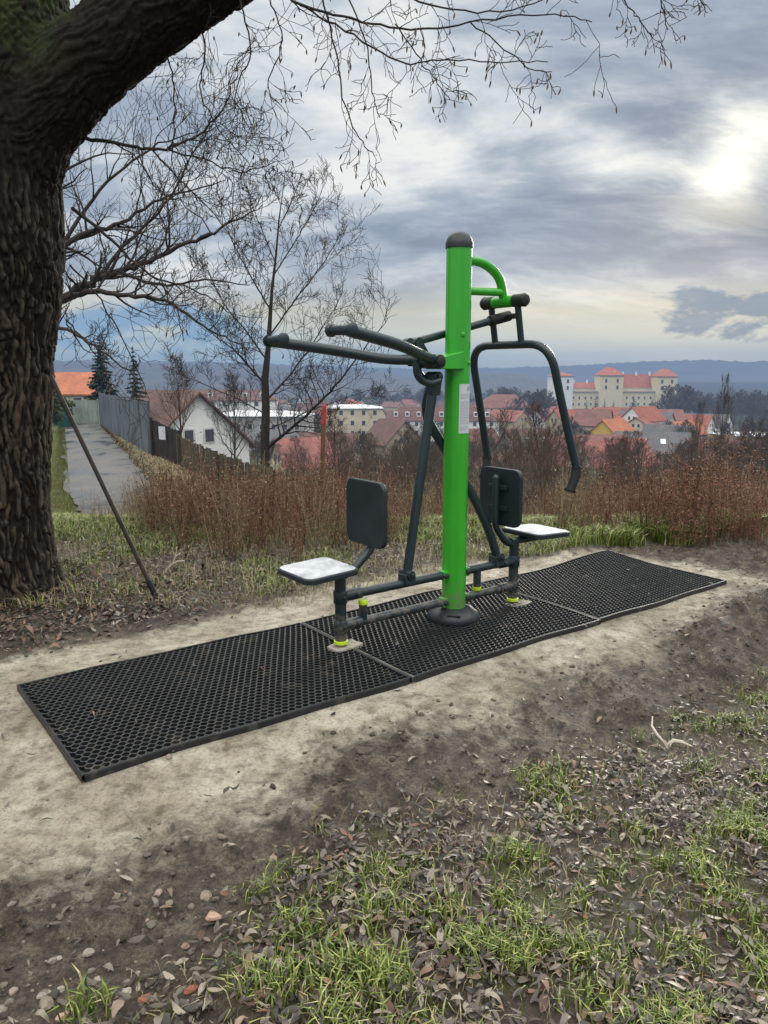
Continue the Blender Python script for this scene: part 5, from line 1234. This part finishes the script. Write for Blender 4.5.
blades('grass', rb(16000, 6), .05, .16, dryg_m, 'faded straw grass between the lane and the fences', w=.010, seed=6, lean=.9)
def leaves(name, pts, Lmin, Lmax, mat, label, seed, flat=.32, dz=0):
    r2 = np.random.RandomState(seed); n = len(pts); x, y = pts.T; z = T(x, y) + dz + r2.uniform(.001, .020, n)
    L_ = r2.uniform(Lmin, Lmax, n); w = L_ * r2.uniform(.16, .48, n); curl = r2.normal(0, .30, n) * L_; fold = r2.uniform(-.1, .55, n) * w
    t = np.array([0, .16, .4, .68, .88, 1.0]); prof = np.array([.06, .62, 1.0, .82, .40, .02])
    loc = np.zeros((n, 18, 3))
    for i in range(6):
        for j, s_ in enumerate((-1, 0, 1)):
            loc[:, i * 3 + j, 0] = (t[i] - .5) * L_; loc[:, i * 3 + j, 1] = s_ * prof[i] * w * .5 * r2.uniform(.8, 1.2, n); loc[:, i * 3 + j, 2] = curl * (t[i] - .5) ** 2 * 2.6 + abs(s_) * fold * prof[i] * .6
    a = r2.uniform(0, 2 * PI, n); tx = r2.normal(0, flat, n) * .6; ty = r2.normal(0, flat, n) * .6
    X, Y_, Z = loc[..., 0], loc[..., 1], loc[..., 2]
    Z2 = Z + X * np.sin(tx)[:, None] + Y_ * np.sin(ty)[:, None]
    Z2 -= Z2.min(axis=1, keepdims=True)
    c, s_ = np.cos(a)[:, None], np.sin(a)[:, None]
    V = np.stack([X * c - Y_ * s_ + x[:, None], X * s_ + Y_ * c + y[:, None], Z2 + z[:, None]], -1)
    q = np.array([[i * 3 + j, i * 3 + j + 1, i * 3 + j + 4, i * 3 + j + 3] for i in range(5) for j in range(2)])
    F_ = (np.arange(n)[:, None, None] * 18 + q[None]).reshape(-1, 4)
    return tag(npmesh(name, V.reshape(-1, 3), [F_], mat, smooth=True), label, kind='stuff')
leaf_m = island('wet_dead_leaves', [(0, (.013, .010, .008)), (.35, (.048, .037, .029)), (.6, (.10, .078, .062)), (.82, (.18, .147, .118)), (.94, (.32, .27, .215)), (1, (.18, .07, .035))], .42, False)
leaf_r = island('russet_dead_leaves', [(0, (.05, .024, .015)), (.6, (.12, .060, .038)), (1, (.22, .14, .095))], .6, False)
def lw_(x, y):
    p_, d_, g_, l_ = zones(x, y); v = uv(x, y)[1]; return l_ * (v < 0) * (.3 + .7 * sm(.42, .62, fbm(x * 5, y * 5, 3, 81))) * (1 - .3 * tuft_w(x, y)) + (v < 0) * d_ * .03
leaves('fallen_leaves', sample(25000, -4, 6, .7, 4.8, lw_, 11, 1.25), .014, .050, leaf_m, 'wet dark fallen leaves over the foreground grass', 11)
leaves('fallen_leaves', sample(1500, -4, 6, .7, 4.8, lw_, 12, 1.25), .025, .06, leaf_r, 'russet fallen leaves scattered in the foreground', 12)
leaves('fallen_leaves', sample(11000, -6, 7, 3.2, 8, lambda x, y: (uv(x, y)[1] > .95) * zones(x, y)[3] * (.35 + .65 * sm(.4, .6, fbm(x * 3, y * 3, 3, 82))), 13, 1.0), .02, .06, leaf_m, 'dark fallen leaves between the mats and the weeds', 13)
leaves('fallen_leaves', sample(1100, -5, -.6, 3.4, 6.2, lambda x, y: (uv(x, y)[1] > .95) * np.exp(-((x + 2.1) ** 2 + (y - 4.8) ** 2) / .8), 14, 1.0), .025, .07, leaf_r, 'russet leaves heaped around the foot of the big tree', 14, .8)
leaves('fallen_leaves', sample(240, -4, 4, 1.4, 6.5, lambda x, y: zones(x, y)[0] * .4, 15, 1.0), .015, .05, leaf_m, 'few dark leaves on the pale soil', 15, .2)
def rocks(name, pts, r0, r1, mat, label, seed, kind='stuff', pw=3):
    r2 = np.random.RandomState(seed); bm = bmesh.new(); bmesh.ops.create_icosphere(bm, subdivisions=2, radius=1); BV = np.array([v.co[:] for v in bm.verts]); BF = np.array([[v.index for v in f.verts] for f in bm.faces]); bm.free()
    Vs = []; Fs = []
    z = T(pts[:, 0], pts[:, 1])
    for i, (x, y) in enumerate(pts):
        r = r0 + (r1 - r0) * r2.rand() ** pw; o_ = r2.rand(3) * 50
        k = 1 + .35 * (noise3(BV[:, 0] * 4 + o_[1], BV[:, 1] * 4, BV[:, 2] * 4 + o_[0]) - .5) + .8 * (noise3(BV[:, 0] * 1.3 + o_[0], BV[:, 1] * 1.3 + o_[1], BV[:, 2] * 1.3 + o_[2]) - .5)
        s_ = np.array([r2.uniform(.8, 1.3), r2.uniform(.65, 1.0), r2.uniform(.45, .75)]); W = BV * k[:, None] * s_ * r; a = r2.uniform(0, 6.28); c, s2 = math.cos(a), math.sin(a)
        W = np.stack([W[:, 0] * c - W[:, 1] * s2 + x, W[:, 0] * s2 + W[:, 1] * c + y, W[:, 2] + z[i] + r * .22], -1); Vs.append(W); Fs.append(BF + i * len(BV))
    return npmesh(name, np.concatenate(Vs), [np.concatenate(Fs)], mat, smooth=False), z
stone_m = island('pebble_stone', [(0, (.10, .085, .07)), (.5, (.20, .17, .14)), (.85, (.32, .28, .24)), (1, (.25, .11, .075))], .75)
clod_m = island('soil_clods', [(0, (.035, .028, .022)), (.6, (.09, .073, .057)), (1, (.20, .165, .13))], .9)
def gw(x, y):
    u, v = uv(x, y); return np.exp(-((v + 1.5 + .02 * u) ** 2) / .03) * sm(1.6, -.2, u + 1) + .0
o, _ = rocks('gravel', sample(170, -2, .6, 1.35, 2.6, lambda x, y: np.exp(-((x + .62) ** 2 / .12 + (y - 1.66) ** 2 / .06)) + .12 * gw(x, y), 21), .003, .015, stone_m, '', 21); tag(o, 'small stones and brick crumbs at the lower left corner', kind='stuff')
o, _ = rocks('soil_crumbs', sample(4200, -3, 5, 1.4, 6.5, lambda x, y: zones(x, y)[1] * 1.0 + zones(x, y)[0] * .02 + .02 * (uv(x, y)[1] < -1.2), 22), .002, .014, clod_m, '', 22, pw=4); tag(o, 'dark soil crumbs on the bank below the pale soil', kind='stuff')
# single stones one can point to
brick_m = simple('broken_brick', (.24, .085, .055), .85, var=.3, scale=20, bmp=.003, bscale=80); st_m = simple('brown_grey_stone', (.20, .16, .125), .8, var=.3, scale=15, bmp=.003, bscale=60); pk_m = simple('pinkish_stone', (.40, .25, .19), .8, var=.2, scale=15, bmp=.002)
def stone(px, py, r, m, label, seed):
    d = ray(px, py); t = -CAMH / d[2]; q = np.array([0, 0, CAMH]) + d * t
    o, z = rocks('stone', np.array([[0.0, 0.0]]), r, r, m, '', seed); me = o.data
    zz = float(T(q[0], q[1])); o.location = (q[0], q[1], zz - float(T(0.0, 0.0)) ); tag(o, label, 'stone')
stone(45, 998, .024, st_m, 'flat grey brown stone at the very bottom left corner', 1)
stone(62, 1014, .016, pk_m, 'small pale stone just below the flat brown stone', 2)
stone(205, 887, .018, st_m, 'round brown stone on the dark soil', 3)
stone(213, 920, .018, pk_m, 'pinkish stone below the round brown stone', 4)
stone(145, 992, .015, brick_m, 'orange brick fragment among the leaves at bottom left', 5)
stone(118, 1012, .013, brick_m, 'rust red brick crumb near the bottom edge', 6)
stone(190, 982, .013, brick_m, 'small brick crumb right of the orange fragment', 7)
stone(701, 916, .022, pk_m, 'pale tan pebble on the leaves at lower right', 8)
stone(186, 838, .014, st_m, 'small brown stone at the dark soil edge', 9)
stone(168, 757, .016, st_m, 'brown clod touching the near edge of the mat', 10)
# torn pale strip of bark/paper near the right
pw = simple('pale_peeled_strip', (.50, .44, .38), .7, var=.2, scale=20)
q = at(668, 722, 3.05); zb = float(T(q[0], 3.05))
g = MB(); g.tube([(0, 0, .012), (-.02, .05, .03), (-.03, .10, .05), (-.015, .14, .075)], [.004, .006, .005, .003], 6); g.tube([(0, 0, .01), (.03, .0, .03), (.07, .012, .018), (.11, -.01, .008)], [.004, .010, .008, .003], 6)
o = g.build('peeled_strip', pw, None, True); o.location = (q[0], 3.05, zb); tag(o, 'pale peeled strip lying on the grass at the right', 'bark strip')
q = at(172, 560, 5.5)
g = MB(); g.tube([(-.05, 0, .0), (0, 0, .05), (.04, .0, .07), (.09, .01, .07)], .007, 6); g.tube([(0, 0, .05), (.03, 0, .11), (.06, 0, .13)], .006, 6)
o = g.build('broken_twig', pw, None, True); o.location = (q[0], 5.5, float(T(q[0], 5.5)) + .03); tag(o, 'pale forked broken twig at the front of the left weeds', 'twig')
leaves('fallen_leaves', rb(6000, 7), .08, .16, leaf_r, 'brown leaves along the right side of the lane', 17, .6)

def tuft_at(px, py, n, rad, seed):
    r2 = np.random.RandomState(seed); d = ray(px, py); t = -CAMH / d[2]; q = d * t; return np.stack([q[0] + r2.normal(0, rad, n), q[1] + r2.normal(0, rad, n)], -1)
blades('grass', np.concatenate([tuft_at(*a) for a in ((300, 925, 170, .05, 1), (330, 965, 190, .06, 2), (372, 985, 150, .05, 3), (285, 975, 100, .04, 4), (375, 905, 90, .04, 5), (440, 900, 90, .05, 6), (470, 935, 80, .05, 7), (560, 760, 90, .05, 8), (700, 850, 80, .06, 9), (600, 990, 90, .05, 10), (740, 900, 90, .06, 11), (640, 810, 70, .05, 12), (515, 840, 70, .05, 13), (90, 1016, 80, .03, 14))]), .032, .080, grass_m, 'long bright green grass clumps in the foreground', seed=21, lean=.9, w=.0024)
def matpts(n, seed):
    r2 = np.random.RandomState(seed); u = r2.uniform(-2.2, 2.0, n); v = r2.uniform(-.5, .45, n); return np.stack([BASE[0] + UU[0] * u + VV[0] * v, BASE[1] + UU[1] * u + VV[1] * v], -1)
leaves('fallen_leaves', matpts(34, 3), .012, .04, leaf_m, 'a few small dead leaves and bits lying on the mats', 31, .2, .034)

o, _ = rocks('soil_crumbs', matpts(1500, 8), .003, .013, clod_m, '', 41, pw=2); tag(o, 'soil crumbs filling the holes of the mats', kind='stuff'); o.location.z += .004
